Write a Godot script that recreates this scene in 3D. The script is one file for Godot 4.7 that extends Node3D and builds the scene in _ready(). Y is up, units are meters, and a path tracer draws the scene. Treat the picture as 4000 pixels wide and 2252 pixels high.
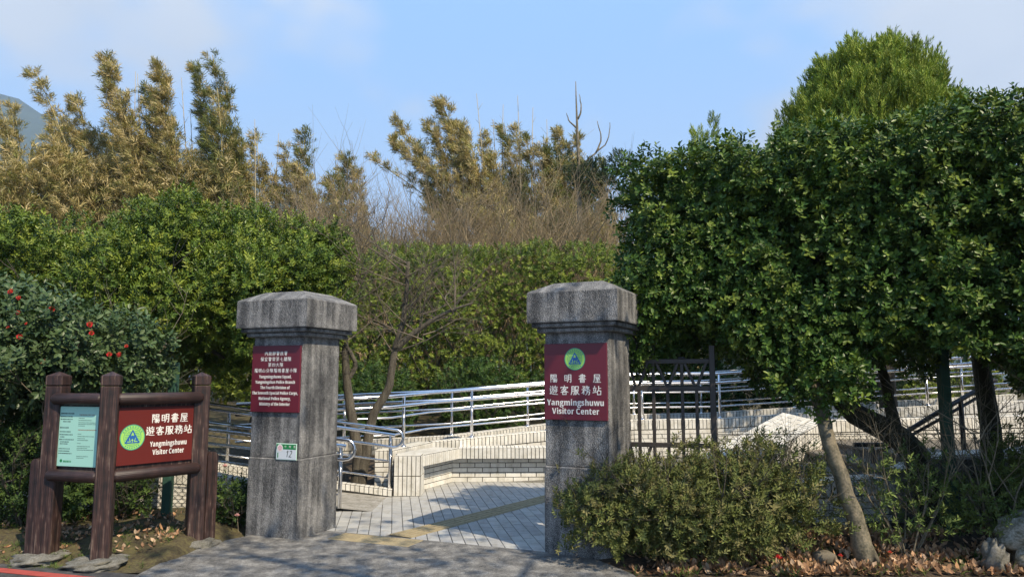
extends Node3D

var rng := RandomNumberGenerator.new()
var counts := {}
var M := {}
var SPRIG := {}

# ---------------------------------------------------------------- naming
func named(o: Node, called: String, parent: Node) -> Node:
	var key := str(parent.get_instance_id()) + called
	var n: int = counts.get(key, 0)
	counts[key] = n + 1
	o.name = called if n == 0 else "%s_%03d" % [called, n]
	parent.add_child(o, true)
	return o

func tag(o: Node, label: String, category := "", group := "", kind := "") -> Node:
	if label != "": o.set_meta("label", label)
	if category != "": o.set_meta("category", category)
	if group != "": o.set_meta("group", group)
	if kind != "": o.set_meta("kind", kind)
	return o

func thing(called: String, label: String, category: String, at := Vector3.ZERO, turn := 0.0, group := "") -> Node3D:
	var o := Node3D.new()
	named(o, called, self)
	o.position = at
	o.rotation.y = turn
	tag(o, label, category, group)
	return o

func obj(called: String, mesh: Mesh, m: Material, parent: Node, at := Vector3.ZERO) -> MeshInstance3D:
	var o := MeshInstance3D.new()
	o.mesh = mesh
	o.material_override = m
	o.cast_shadow = GeometryInstance3D.SHADOW_CASTING_SETTING_ON
	named(o, called, parent)
	o.position = at
	return o

func structure(called: String, mesh: Mesh, m: Material) -> MeshInstance3D:
	var o := obj(called, mesh, m, self)
	o.set_meta("kind", "structure")
	return o

# ---------------------------------------------------------------- materials and textures
func lin(r: float, g: float, b: float) -> Color:
	return Color(r, g, b).linear_to_srgb()

func mat(c: Color, rough := 0.8, metal := 0.0, spec := 0.5) -> StandardMaterial3D:
	var m := StandardMaterial3D.new()
	m.albedo_color = c.linear_to_srgb()
	m.roughness = rough
	m.metallic = metal
	m.metallic_specular = spec
	return m

func noise_bytes(w: int, h: int, freq: float, sd: int, oct := 4, sw := 0, sh := 0) -> PackedByteArray:
	var n := FastNoiseLite.new()
	n.noise_type = FastNoiseLite.TYPE_SIMPLEX_SMOOTH
	n.seed = sd
	n.frequency = freq
	n.fractal_octaves = oct
	var iw := w if sw == 0 else sw
	var ih := h if sh == 0 else sh
	var im: Image = n.get_seamless_image(iw, ih)
	if iw != w or ih != h: im.resize(w, h, Image.INTERPOLATE_CUBIC)
	im.convert(Image.FORMAT_L8)
	return im.get_data()

func img_tex(w: int, h: int, data: PackedByteArray) -> ImageTexture:
	return ImageTexture.create_from_image(Image.create_from_data(w, h, false, Image.FORMAT_RGB8, data))

# colour = mix of stops by a weighted sum of noise layers; stops are linear colours
func ramp_tex(w: int, h: int, layers: Array, stops: Array) -> ImageTexture:
	var lut: Array[Color] = []
	for i in 256:
		var t := i / 255.0 * (stops.size() - 1)
		var k := mini(int(t), stops.size() - 2)
		lut.append(stops[k].lerp(stops[k + 1], t - k).linear_to_srgb())
	var out := PackedByteArray()
	out.resize(w * h * 3)
	var n := layers.size()
	var d: Array = []
	var g := PackedFloat32Array()
	for l in layers:
		d.append(l[0])
		g.append(l[1])
	for i in w * h:
		var v := 0.0
		for k in n:
			v += (float(d[k][i]) / 255.0 - 0.5) * g[k]
		var c: Color = lut[clampi(int((0.5 + v) * 255.0), 0, 255)]
		out[i * 3] = int(c.r * 255.0)
		out[i * 3 + 1] = int(c.g * 255.0)
		out[i * 3 + 2] = int(c.b * 255.0)
	return img_tex(w, h, out)

func bump_tex(w: int, h: int, layers: Array, strength: float) -> ImageTexture:
	var out := PackedByteArray()
	out.resize(w * h)
	for i in w * h:
		var v := 0.5
		for l in layers:
			v += (float(l[0][i]) / 255.0 - 0.5) * l[1]
		out[i] = clampi(int(v * 255.0), 0, 255)
	var im := Image.create_from_data(w, h, false, Image.FORMAT_L8, out)
	im.convert(Image.FORMAT_RGBA8)
	im.bump_map_to_normal_map(strength)
	return ImageTexture.create_from_image(im)

func tri(m: StandardMaterial3D, tex: Texture2D, scale: float, normal: Texture2D = null, depth := 1.0, world := false) -> StandardMaterial3D:
	m.albedo_texture = tex
	m.uv1_triplanar = true
	m.uv1_world_triplanar = world
	m.uv1_scale = Vector3.ONE * scale
	if normal:
		m.normal_enabled = true
		m.normal_texture = normal
		m.normal_scale = depth
	return m

func leaf_mat(rough: float, back: float, spec := 0.5) -> StandardMaterial3D:
	var m := StandardMaterial3D.new()
	m.albedo_color = Color.WHITE
	m.vertex_color_use_as_albedo = true
	m.roughness = rough
	m.metallic_specular = spec
	m.cull_mode = BaseMaterial3D.CULL_DISABLED
	m.backlight_enabled = true
	m.backlight = Color(back, back, back * 0.6)
	return m

func make_materials() -> void:
	var fine := noise_bytes(512, 512, 0.35, 3, 2)
	var mid := noise_bytes(512, 512, 0.06, 5, 4)
	var coarse := noise_bytes(512, 512, 0.012, 7, 4)
	var streak := noise_bytes(512, 512, 0.035, 11, 4, 512, 24)
	var streak2 := noise_bytes(512, 512, 0.02, 13, 4, 512, 80)
	# rough washed stone of the gate pillars: pale chips, dark runs
	var stone := ramp_tex(512, 512, [[fine, 1.7], [mid, 0.3], [coarse, 0.4], [streak, 0.5], [streak2, 0.6]],
		[Color(.024, .025, .027), Color(.08, .081, .083), Color(.16, .16, .157), Color(.235, .233, .226), Color(.45, .445, .43)])
	var stone_n := bump_tex(512, 512, [[fine, 1.0], [mid, 0.4]], 3.0)
	M.stone = tri(mat(Color(1, 1, 1), 0.85), stone, 0.55, stone_n, 0.9)
	# dark stained timber
	var wood := ramp_tex(512, 512, [[streak, 0.9], [noise_bytes(512, 512, 0.16, 17, 3, 512, 12), 0.7], [coarse, 0.4]],
		[Color(.008, .006, .0055), Color(.02, .011, .0095), Color(.036, .017, .0145), Color(.06, .033, .027), Color(.16, .12, .095)])
	var wood_n := bump_tex(512, 512, [[noise_bytes(512, 512, 0.16, 17, 3, 512, 12), 1.0]], 2.0)
	M.wood = tri(mat(Color(1, 1, 1), 0.55), wood, 1.3, wood_n, 0.6)
	var logx := noise_bytes(512, 512, 0.16, 19, 3, 12, 512)
	M.log = tri(mat(Color(1, 1, 1), 0.5), ramp_tex(512, 512, [[logx, 0.8], [coarse, 0.5]],
		[Color(.008, .006, .0055), Color(.022, .012, .0105), Color(.04, .02, .017), Color(.07, .04, .034)]), 1.3, bump_tex(512, 512, [[logx, 1.0]], 2.0), 0.6)
	# asphalt and driveway
	M.asphalt = tri(mat(Color(1, 1, 1), 0.85), ramp_tex(512, 512, [[fine, 1.1], [mid, 0.3], [coarse, 0.5]],
		[Color(.012, .012, .013), Color(.036, .036, .038), Color(.065, .065, .066), Color(.15, .148, .142)]), 1.1, stone_n, 0.7, true)
	M.drive = tri(mat(Color(1, 1, 1), 0.85), ramp_tex(512, 512, [[fine, 1.3], [mid, 0.4], [coarse, 0.6]],
		[Color(.02, .02, .021), Color(.085, .085, .083), Color(.15, .149, .142), Color(.23, .226, .212), Color(.42, .41, .38)]), 0.8, stone_n, 1.0, true)
	M.soil = tri(mat(Color(1, 1, 1), 0.95), ramp_tex(512, 512, [[fine, 0.7], [mid, 0.9], [coarse, 0.5]],
		[Color(.012, .009, .006), Color(.04, .028, .017), Color(.085, .06, .036), Color(.15, .108, .066)]), 0.7, stone_n, 1.4, true)
	M.moss = tri(mat(Color(1, 1, 1), 0.95), ramp_tex(512, 512, [[fine, 0.8], [mid, 0.9], [coarse, 0.7]],
		[Color(.025, .018, .011), Color(.065, .05, .025), Color(.1, .085, .035), Color(.13, .12, .04)]), 0.9, stone_n, 1.4, true)
	M.bark = tri(mat(Color(1, 1, 1), 0.9), ramp_tex(512, 512, [[streak2, 0.6], [mid, 0.9], [fine, 0.5]],
		[Color(.018, .015, .011), Color(.06, .052, .038), Color(.11, .098, .074), Color(.2, .18, .14)]), 1.6, bump_tex(512, 512, [[mid, 1.0], [streak2, 0.7]], 4.0), 1.2)
	M.pale_bark = tri(mat(Color(1, 1, 1), 0.85), ramp_tex(512, 512, [[streak2, 0.5], [mid, 0.8], [coarse, 0.8]],
		[Color(.035, .034, .022), Color(.12, .11, .075), Color(.21, .18, .125), Color(.33, .27, .18)]), 1.2, bump_tex(512, 512, [[mid, 1.0], [fine, 0.4]], 2.0), 0.8)
	M.mossy_bark = tri(mat(Color(1, 1, 1), 0.95), ramp_tex(512, 512, [[mid, 0.9], [fine, 0.7], [coarse, 0.5]],
		[Color(.01, .009, .006), Color(.026, .024, .013), Color(.045, .045, .018), Color(.085, .078, .04)]), 1.4, bump_tex(512, 512, [[mid, 1.0], [fine, 0.6]], 4.0), 1.2)
	M.rock = tri(mat(Color(1, 1, 1), 0.9), ramp_tex(512, 512, [[mid, 0.8], [fine, 0.5], [coarse, 0.9]],
		[Color(.05, .05, .02), Color(.12, .115, .07), Color(.3, .285, .24), Color(.5, .48, .42)]), 1.3, stone_n, 1.2)
	M.footing = tri(mat(Color(1, 1, 1), 0.9), ramp_tex(512, 512, [[mid, 0.8], [fine, 0.6], [coarse, 0.6]],
		[Color(.05, .048, .03), Color(.11, .107, .085), Color(.19, .185, .165), Color(.28, .275, .25)]), 1.5, stone_n, 1.0)
	M.concrete = tri(mat(Color(1, 1, 1), 0.85), ramp_tex(512, 512, [[mid, 0.7], [fine, 0.6], [coarse, 0.7]],
		[Color(.14, .13, .105), Color(.24, .23, .2), Color(.33, .32, .29), Color(.42, .41, .38)]), 0.9, stone_n, 0.7, true)
	M.pebble = tri(mat(Color(1, 1, 1), 0.8), ramp_tex(512, 512, [[fine, 0.7], [mid, 0.6]],
		[Color(.05, .042, .028), Color(.13, .112, .08), Color(.22, .195, .15)]), 3.0, stone_n, 0.6)
	# glazed facing tiles: a few tones, faint grime with its own grain
	var grime := ramp_tex(512, 512, [[fine, 0.25], [mid, 0.35], [coarse, 0.7], [streak, 0.35]],
		[Color(.62, .6, .54), Color(.85, .84, .81), Color(.96, .96, .95), Color(1, 1, 1)])
	M.tile = []
	for c in [Color(.78, .765, .71), Color(.74, .725, .67), Color(.82, .81, .76), Color(.7, .69, .64)]:
		M.tile.append(tri(mat(c, 0.35), grime, 0.9, null, 1.0, true))
	M.joint = tri(mat(Color(1, 1, 1), 0.95), ramp_tex(512, 512, [[mid, 0.7], [coarse, 0.6]], [Color(.03, .03, .028), Color(.06, .058, .052), Color(.12, .115, .1)]), 1.0, null, 1.0, true)
	M.paver = []
	for c in [Color(.4, .405, .4), Color(.36, .365, .365), Color(.44, .445, .435), Color(.33, .335, .335)]:
		M.paver.append(tri(mat(c, 0.6), grime, 0.7, stone_n, 0.25, true))
	M.tactile = tri(mat(Color(.34, .28, .165), 0.7), grime, 0.9, stone_n, 0.3, true)
	M.tread = tri(mat(Color(1, 1, 1), 0.7), ramp_tex(512, 512, [[fine, 0.8], [mid, 0.5], [logx, 0.4]],
		[Color(.06, .05, .035), Color(.15, .13, .1), Color(.27, .25, .21)]), 1.2, stone_n, 0.5, true)
	M.steel = mat(Color(.78, .78, .8), 0.2, 1.0)
	M.iron = mat(Color(.045, .038, .034), 0.5)
	M.black_iron = mat(Color(.012, .012, .014), 0.45)
	M.green_post = tri(mat(Color(.022, .075, .05), 0.7), grime, 1.4)
	M.wire = mat(Color(.07, .085, .07), 0.6)
	M.maroon = mat(Color(.125, .012, .025), 0.38)
	M.red_board = mat(Color(.115, .014, .01), 0.42)
	M.white = mat(Color(.78, .77, .72), 0.5)
	M.mint = mat(Color(.36, .66, .56), 0.35)
	M.ink = mat(Color(.04, .08, .08), 0.6)
	M.ink_brown = mat(Color(.3, .12, .07), 0.6)
	M.em_green = mat(Color(.13, .5, .14), 0.45)
	M.em_lime = mat(Color(.32, .62, .12), 0.45)
	M.em_blue = mat(Color(.018, .11, .36), 0.45)
	M.em_teal = mat(Color(.05, .3, .22), 0.45)
	M.plate = mat(Color(.62, .68, .74), 0.35)
	M.plate_green = mat(Color(.015, .22, .07), 0.4)
	M.plate_rim = mat(Color(.5, .72, .6), 0.4)
	M.pink = mat(Color(.72, .4, .48), 0.5)
	M.dark_ink = mat(Color(.02, .035, .03), 0.5)
	M.road_red = tri(mat(Color(.42, .075, .06), 0.75), grime, 1.5, stone_n, 0.6, true)
	M.leaf = leaf_mat(0.4, 0.6, 0.36)
	M.leaf_dull = leaf_mat(0.6, 0.5, 0.3)
	M.needle = leaf_mat(0.6, 0.45, 0.35)
	M.bamboo_leaf = leaf_mat(0.6, 0.6, 0.35)
	M.litter = leaf_mat(0.8, 0.3, 0.3)
	M.petal = leaf_mat(0.5, 0.6, 0.4)
	M.petal.vertex_color_use_as_albedo = false
	M.petal.albedo_color = lin(.6, .018, .04)
	M.pale_petal = leaf_mat(0.5, 0.6, 0.4)
	M.pale_petal.vertex_color_use_as_albedo = false
	M.pale_petal.albedo_color = lin(.75, .42, .42)
	M.culm = tri(mat(Color(.4, .34, .14), 0.5), grime, 1.0)
	M.dead_culm = tri(mat(Color(.42, .36, .23), 0.6), grime, 1.0)
	M.twig = mat(Color(.15, .125, .09), 0.9)
	M.brown_twig = mat(Color(.3, .235, .14), 0.9)
	M.hill = tri(mat(Color(.05, .075, .045), 0.95), ramp_tex(512, 512, [[mid, 0.8], [coarse, 0.8]], [Color(.5, .55, .5), Color(1, 1, 1)]), 0.004, null, 1.0, true)

# ---------------------------------------------------------------- mesh helpers
func begin() -> SurfaceTool:
	var st := SurfaceTool.new()
	st.begin(Mesh.PRIMITIVE_TRIANGLES)
	st.set_smooth_group(-1)
	return st

func tri3(st: SurfaceTool, a: Vector3, b: Vector3, c: Vector3, out: Vector3) -> void:
	# front faces run clockwise
	if (b - a).cross(c - a).dot(out) > 0.0:
		st.add_vertex(a); st.add_vertex(c); st.add_vertex(b)
	else:
		st.add_vertex(a); st.add_vertex(b); st.add_vertex(c)

func quad(st: SurfaceTool, a: Vector3, b: Vector3, c: Vector3, d: Vector3, out: Vector3) -> void:
	tri3(st, a, b, c, out)
	tri3(st, a, c, d, out)

func flat(st: SurfaceTool) -> ArrayMesh:
	st.generate_normals()
	return st.commit()

# chamfered box into st, transformed
func cbox(st: SurfaceTool, size: Vector3, bev: float, x := Transform3D.IDENTITY) -> void:
	var h := size * 0.5
	var i := h - Vector3.ONE * bev
	for ax in 3:
		var u := (ax + 1) % 3
		var v := (ax + 2) % 3
		for s in [-1.0, 1.0]:
			var p: Array[Vector3] = []
			for q in [[-1, -1], [1, -1], [1, 1], [-1, 1]]:
				var w := Vector3.ZERO
				w[ax] = h[ax] * s
				w[u] = i[u] * q[0]
				w[v] = i[v] * q[1]
				p.append(x * w)
			var n := Vector3.ZERO
			n[ax] = s
			quad(st, p[0], p[1], p[2], p[3], x.basis * n)
		if bev > 0.0:
			for s in [-1.0, 1.0]:
				for t in [-1.0, 1.0]:
					var a := Vector3.ZERO; var b := Vector3.ZERO; var c := Vector3.ZERO; var d := Vector3.ZERO
					a[u] = h[u] * s; a[v] = i[v] * t; a[ax] = i[ax]
					b[u] = i[u] * s; b[v] = h[v] * t; b[ax] = i[ax]
					c = b; c[ax] = -i[ax]
					d = a; d[ax] = -i[ax]
					var n2 := Vector3.ZERO
					n2[u] = s; n2[v] = t
					quad(st, x * a, x * b, x * c, x * d, x.basis * n2)
	if bev > 0.0:
		for sx in [-1.0, 1.0]:
			for sy in [-1.0, 1.0]:
				for sz in [-1.0, 1.0]:
					var sg := Vector3(sx, sy, sz)
					tri3(st, x * Vector3(h.x * sx, i.y * sy, i.z * sz), x * Vector3(i.x * sx, h.y * sy, i.z * sz), x * Vector3(i.x * sx, i.y * sy, h.z * sz), x.basis * sg)

func box_mesh(size: Vector3, bev := 0.004, x := Transform3D.IDENTITY) -> ArrayMesh:
	var st := begin()
	cbox(st, size, bev, x)
	return flat(st)

func at(x: float, y: float, z: float) -> Transform3D:
	return Transform3D(Basis.IDENTITY, Vector3(x, y, z))

# box between two points with a width and height, as a bar
func bar(st: SurfaceTool, a: Vector3, b: Vector3, w: float, t: float, bev := 0.003) -> void:
	var d := (b - a)
	var y := d.normalized()
	var zr := Vector3(0, 0, 1)
	var xr := y.cross(zr).normalized()
	zr = xr.cross(y)
	cbox(st, Vector3(w, d.length(), t), bev, Transform3D(Basis(xr, y, zr), (a + b) * 0.5))

func tube(st: SurfaceTool, path: Array, radii: Array, sides := 8, cap := true) -> void:
	var n := path.size()
	var rings: Array = []
	var prev := Vector3(0.3, 0.1, 0.95).normalized()
	for k in n:
		var a: Vector3 = path[maxi(k - 1, 0)]
		var b: Vector3 = path[mini(k + 1, n - 1)]
		var t := (b - a).normalized()
		var u := (prev - t * prev.dot(t))
		if u.length() < 0.01: u = t.cross(Vector3(1, 0, 0))
		u = u.normalized()
		prev = u
		var v := t.cross(u)
		var ring := PackedVector3Array()
		for s in sides:
			var an := TAU * s / sides
			ring.append(path[k] + (u * cos(an) + v * sin(an)) * radii[k])
		rings.append(ring)
	for k in n - 1:
		for s in sides:
			var s2 := (s + 1) % sides
			var mid: Vector3 = (path[k] + path[k + 1]) * 0.5
			quad(st, rings[k][s], rings[k][s2], rings[k + 1][s2], rings[k + 1][s], (rings[k][s] + rings[k + 1][s2]) * 0.5 - mid)
	if cap:
		for e in [0, n - 1]:
			var out: Vector3 = (path[0] - path[1]) if e == 0 else (path[n - 1] - path[n - 2])
			for s in range(1, sides - 1):
				tri3(st, rings[e][0], rings[e][s], rings[e][s + 1], out)

func smooth(st: SurfaceTool) -> ArrayMesh:
	st.index()
	st.generate_normals()
	return st.commit()

func smooth_begin() -> SurfaceTool:
	var st := begin()
	st.set_smooth_group(0)
	return st

func tube_mesh(path: Array, radii, sides := 10, cap := true) -> ArrayMesh:
	var r: Array = []
	if radii is Array: r = radii
	else:
		for p in path: r.append(radii)
	var st := smooth_begin()
	tube(st, path, r, sides, cap)
	return smooth(st)

func disc(st: SurfaceTool, c: Vector3, r0: float, r1: float, seg := 40) -> void:
	for k in seg:
		var a := TAU * k / seg
		var b := TAU * (k + 1) / seg
		var p := Vector3(cos(a), sin(a), 0)
		var q := Vector3(cos(b), sin(b), 0)
		if r0 <= 0.0: tri3(st, c, c + p * r1, c + q * r1, Vector3(0, 0, 1))
		else: quad(st, c + p * r0, c + p * r1, c + q * r1, c + q * r0, Vector3(0, 0, 1))

func poly(st: SurfaceTool, pts: Array, z: float) -> void:
	var p2 := PackedVector2Array()
	for p in pts: p2.append(Vector2(p[0], p[1]))
	var ix := Geometry2D.triangulate_polygon(p2)
	for k in range(0, ix.size(), 3):
		tri3(st, Vector3(p2[ix[k]].x, p2[ix[k]].y, z), Vector3(p2[ix[k + 1]].x, p2[ix[k + 1]].y, z), Vector3(p2[ix[k + 2]].x, p2[ix[k + 2]].y, z), Vector3(0, 0, 1))

# horizontal sheet from an outline of (x, z), with a skirt downwards
func sheet(pts: Array, y: float, down := 0.12) -> ArrayMesh:
	var st := begin()
	var p2 := PackedVector2Array()
	for p in pts: p2.append(Vector2(p[0], p[1]))
	var ix := Geometry2D.triangulate_polygon(p2)
	for k in range(0, ix.size(), 3):
		var v: Array = []
		for j in 3: v.append(Vector3(p2[ix[k + j]].x, y, p2[ix[k + j]].y))
		tri3(st, v[0], v[1], v[2], Vector3.UP)
	var c := Vector2.ZERO
	for p in p2: c += p / p2.size()
	for k in p2.size():
		var a := p2[k]
		var b := p2[(k + 1) % p2.size()]
		var o := (a + b) * 0.5 - c
		quad(st, Vector3(a.x, y, a.y), Vector3(b.x, y, b.y), Vector3(b.x, y - down, b.y), Vector3(a.x, y - down, a.y), Vector3(o.x, 0, o.y))
	return flat(st)

# height field over a rectangle
func field(x0: float, x1: float, z0: float, z1: float, nx: int, nz: int, f: Callable) -> ArrayMesh:
	var st := smooth_begin()
	for j in nz:
		for i in nx:
			var p: Array = []
			for q in [[0, 0], [1, 0], [1, 1], [0, 1]]:
				var x := lerpf(x0, x1, float(i + q[0]) / nx)
				var z := lerpf(z0, z1, float(j + q[1]) / nz)
				p.append(Vector3(x, f.call(x, z), z))
			quad(st, p[0], p[1], p[2], p[3], Vector3.UP)
	return smooth(st)

func lump(size: Vector3, sd: int, rough := 0.3, flat_base := true, n := 12) -> ArrayMesh:
	var nz := FastNoiseLite.new()
	nz.seed = sd
	nz.frequency = 0.9
	nz.fractal_octaves = 3
	var st := smooth_begin()
	var P := func(i: int, j: int) -> Vector3:
		var th := PI * j / n
		var ph := TAU * (i % (2 * n)) / (2 * n)
		var d := Vector3(sin(th) * cos(ph), cos(th), sin(th) * sin(ph))
		# pull towards a block so that the stone has shoulders
		var e := d / pow(pow(absf(d.x), 3.0) + pow(absf(d.y), 3.0) + pow(absf(d.z), 3.0), 1.0 / 3.0)
		var r := 1.0 + rough * nz.get_noise_3dv(d * 1.6)
		var v := e * r * size * 0.5
		if flat_base and v.y < -size.y * 0.42: v.y = -size.y * 0.42
		return v
	for j in n:
		for i in 2 * n:
			var a: Vector3 = P.call(i, j)
			var b: Vector3 = P.call(i + 1, j)
			var c: Vector3 = P.call(i + 1, j + 1)
			var d: Vector3 = P.call(i, j + 1)
			if j > 0: tri3(st, a, b, c, a + b + c)
			if j < n - 1: tri3(st, a, c, d, a + c + d)
	return smooth(st)

# ---------------------------------------------------------------- lettering
const GLYPH := {
	"陽": "15,6 15,97;15,9 36,9 27,31 38,47 33,60 22,57;50,8 50,42;50,8 84,8 84,42;50,25 84,25;50,41 84,41;42,54 96,54;57,54 49,71 40,81;50,66 91,66 88,86 82,95 75,90;65,66 55,84 43,94;78,66 69,84 57,96",
	"明": "12,16 12,79;12,17 40,17 40,78;12,45 40,45;12,74 40,74;57,8 57,60 51,80 42,95;57,9 89,9 89,88 84,96 75,89;57,33 89,33;57,57 89,57",
	"書": "26,12 76,12 76,36;10,24 93,24;26,36 76,36;18,47 84,47;6,58 95,58;50,2 50,58;28,67 28,98;28,68 74,68 74,98;28,82 74,82;28,95 74,95",
	"屋": "20,9 83,9 83,30;20,30 83,30;20,9 20,50 16,75 5,96;30,42 92,42;56,42 38,59 76,56;67,47 83,63;34,75 86,75;58,60 58,93;22,94 97,94",
	"遊": "12,8 20,19;4,34 21,34 10,52 20,66 8,85;5,88 24,84 50,93 97,95;36,5 42,15;28,22 56,22;41,22 38,48 27,74;41,42 54,42 53,70 46,77 42,71;70,3 59,25;64,16 95,16;64,32 90,32 76,46;76,46 77,73 69,77;58,55 97,55",
	"客": "50,1 50,13;12,16 9,31;12,18 89,18 82,31;42,24 34,38 17,53;38,32 72,32 50,56 8,73;34,38 60,56 94,71;30,70 30,97;30,70 70,70 70,97;30,94 70,94",
	"服": "14,9 14,60 10,80 3,96;14,10 40,10 40,87 36,96 29,91;14,34 40,34;14,58 40,58;54,8 54,97;54,10 89,10 86,34 77,37;54,46 87,46 76,70 56,97;60,52 74,76 97,95",
	"務": "12,10 43,10 28,26;18,24 34,34;3,42 47,42 38,54;26,42 26,89 18,85;24,52 14,70 3,81;62,3 56,20 45,31;58,14 87,14 70,36 45,51;60,20 74,36 97,49;52,62 91,62 86,91 75,96;70,50 64,74 45,97",
	"站": "22,5 26,18;6,26 45,26;12,38 18,60;36,36 30,62;2,73 49,66;68,5 68,52;68,27 95,27;54,52 54,95;54,53 91,53 91,95;54,92 91,92",
	"內": "14,24 14,95;14,24 86,24 86,90 77,95;50,5 50,30;50,30 28,69;50,34 73,67",
	"政": "8,14 51,14;30,14 30,78;30,44 49,44;14,40 14,80;3,85 53,76;66,5 54,35;60,24 95,24;82,24 72,60 47,95;60,40 74,70 97,95",
	"部": "28,3 32,14;8,18 55,18;18,26 22,42;44,24 38,44;3,46 59,46;14,58 14,93;14,58 48,58 48,93;14,90 48,90;66,12 66,97;66,12 91,12 78,36 92,57 80,69",
	"警": "8,10 47,10;18,3 18,17;36,3 36,17;14,23 45,23 42,45;20,30 20,43 32,43;64,3 51,27;58,16 93,16;84,16 74,34 49,47;60,23 93,47;28,54 72,54;13,62 89,62;30,70 72,70;30,79 30,97;30,79 70,79 70,97;30,95 70,95",
	"署": "16,8 84,8 84,28;16,8 16,28 84,28;38,8 38,28;60,8 60,28;30,40 70,40;52,30 52,54;9,54 91,54;84,34 19,75;36,62 36,97;36,64 74,64 74,97;36,80 74,80;36,95 74,95",
	"保": "28,3 5,45;20,30 20,97;42,10 42,41;42,10 85,10 85,41;42,40 85,40;34,56 95,56;64,40 64,97;62,58 35,87;66,58 97,85",
	"安": "50,1 50,12;12,16 9,33;12,18 89,18 84,31;7,56 93,56;44,30 30,64 83,95;70,56 56,80 15,97",
	"察": "50,1 50,10;10,14 8,27;10,14 90,14 88,25;34,24 9,53;30,32 46,32 34,50;56,26 91,51;62,28 86,28 66,48;34,55 66,55;17,67 85,67;50,67 50,97;32,74 19,89;68,74 83,89",
	"第": "24,1 9,21;18,12 45,12;66,1 56,21;62,12 93,12;20,28 78,28 78,44;22,44 78,44;22,44 18,62 84,62 78,87;50,28 50,97;48,64 13,93",
	"七": "5,50 93,38;42,7 42,80 52,91 87,91 91,76",
	"總": "24,3 12,26 31,26;34,20 9,48 37,48;24,48 24,95;10,62 5,83;36,60 43,81;66,1 58,12;50,14 50,54;50,14 90,14 90,54;50,52 90,52;66,18 56,36;60,24 82,24 62,46;50,66 43,89;58,64 60,91 83,91;72,60 78,74;88,64 97,83",
	"隊": "10,7 10,97;10,8 32,8 22,32 32,50 22,61;52,3 58,16;82,3 74,16;40,22 95,22;66,22 45,43;58,32 68,60 64,95 53,89;60,46 39,67;64,60 39,87;86,34 68,48;70,48 97,85",
	"四": "10,20 10,85;10,20 90,20 90,85;10,81 90,81;38,20 36,46 23,63;60,20 60,57 80,59",
	"大": "7,36 93,36;50,5 46,50 7,95;50,40 66,70 95,93",
	"山": "50,7 50,80;14,38 14,83 86,83;86,36 86,87",
	"分": "40,5 26,34 5,51;58,5 72,32 97,49;22,54 74,54 68,88 55,93;44,54 36,78 15,97",
	"小": "50,3 50,87 39,93;26,32 7,71;72,30 95,67",
	"中": "14,26 14,60 86,60 86,26 14,26;50,3 50,97",
	"興": "10,10 10,62;88,10 88,62;12,14 28,12;12,30 28,30;12,46 28,46;88,14 72,14;88,30 72,30;88,46 72,46;36,12 36,58;36,12 64,12 64,58;44,24 56,24;44,36 56,36 56,47 44,47;3,64 97,64;34,70 13,95;66,70 89,95",
	"路": "12,10 12,36;12,10 40,10 40,36 12,36;26,36 26,84;26,56 43,56;10,54 10,86;3,91 47,80;64,3 49,35;60,18 88,18 70,44 47,59;62,26 95,59;56,64 56,97;56,64 88,64 88,97;56,94 88,94",
}

# a row of brush characters, each a part of its own
func glyphs(parent: Node, text: String, cx: float, cy: float, size: float, pitch: float, z: float, wt: float, m: Material) -> void:
	for k in text.length():
		obj("character", glyph_row(text[k], cx + (k - (text.length() - 1) * 0.5) * pitch, cy, size, pitch, z, wt), m, parent)

# one row of brush characters in the plane z, each stroke a tapered ribbon with a little depth
func glyph_row(text: String, cx: float, cy: float, size: float, pitch: float, z: float, wt := 0.085) -> ArrayMesh:
	var st := begin()
	var n := text.length()
	var layer := 0
	for k in n:
		var ox := cx + (k - (n - 1) * 0.5) * pitch - size * 0.5
		var oy := cy + size * 0.5
		for stroke in GLYPH[text[k]].split(";"):
			var pts: Array[Vector2] = []
			for q in stroke.split(" "):
				var ab: PackedStringArray = q.split(",")
				pts.append(Vector2(ox + float(ab[0]) * 0.01 * size, oy - float(ab[1]) * 0.01 * size))
			layer += 1
			var zz := z + 0.00004 * (layer % 25)
			for i in pts.size() - 1:
				var d := (pts[i + 1] - pts[i]).normalized()
				var s := Vector2(-d.y, d.x)
				var w0 := wt * size * (0.62 if i == 0 else 0.55)
				var w1 := wt * size * (0.55 if i < pts.size() - 2 else 0.36)
				if absf(d.y) < 0.35:
					w0 *= 0.72
					w1 *= 0.85
				var a := pts[i] - d * w0 * 0.35
				var b := pts[i + 1] + d * w1 * 0.4
				var p: Array[Vector3] = [_v(a + s * w0, zz), _v(b + s * w1, zz), _v(b - s * w1, zz), _v(a - s * w0, zz)]
				quad(st, p[0], p[1], p[2], p[3], Vector3(0, 0, 1))
	return flat(st)

func _v(p: Vector2, z: float) -> Vector3:
	return Vector3(p.x, p.y, z)

var font_bold: SystemFont
var font_plain: SystemFont
func letters(text: String, height: float, width := 0.0, bold := true, depth := 0.002) -> ArrayMesh:
	var t := TextMesh.new()
	t.text = text
	t.font = font_bold if bold else font_plain
	t.font_size = 32
	t.pixel_size = height / 32.0 / 0.72
	t.depth = depth
	t.curve_step = 3.0
	t.horizontal_alignment = HORIZONTAL_ALIGNMENT_CENTER
	t.vertical_alignment = VERTICAL_ALIGNMENT_CENTER
	var st := SurfaceTool.new()
	var k := 1.0
	if width > 0.0: k = width / maxf(t.get_aabb().size.x, 0.001)
	st.begin(Mesh.PRIMITIVE_TRIANGLES)
	st.append_from(t, 0, Transform3D(Basis.from_scale(Vector3(k, 1, 1)), Vector3.ZERO))
	return st.commit()

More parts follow.
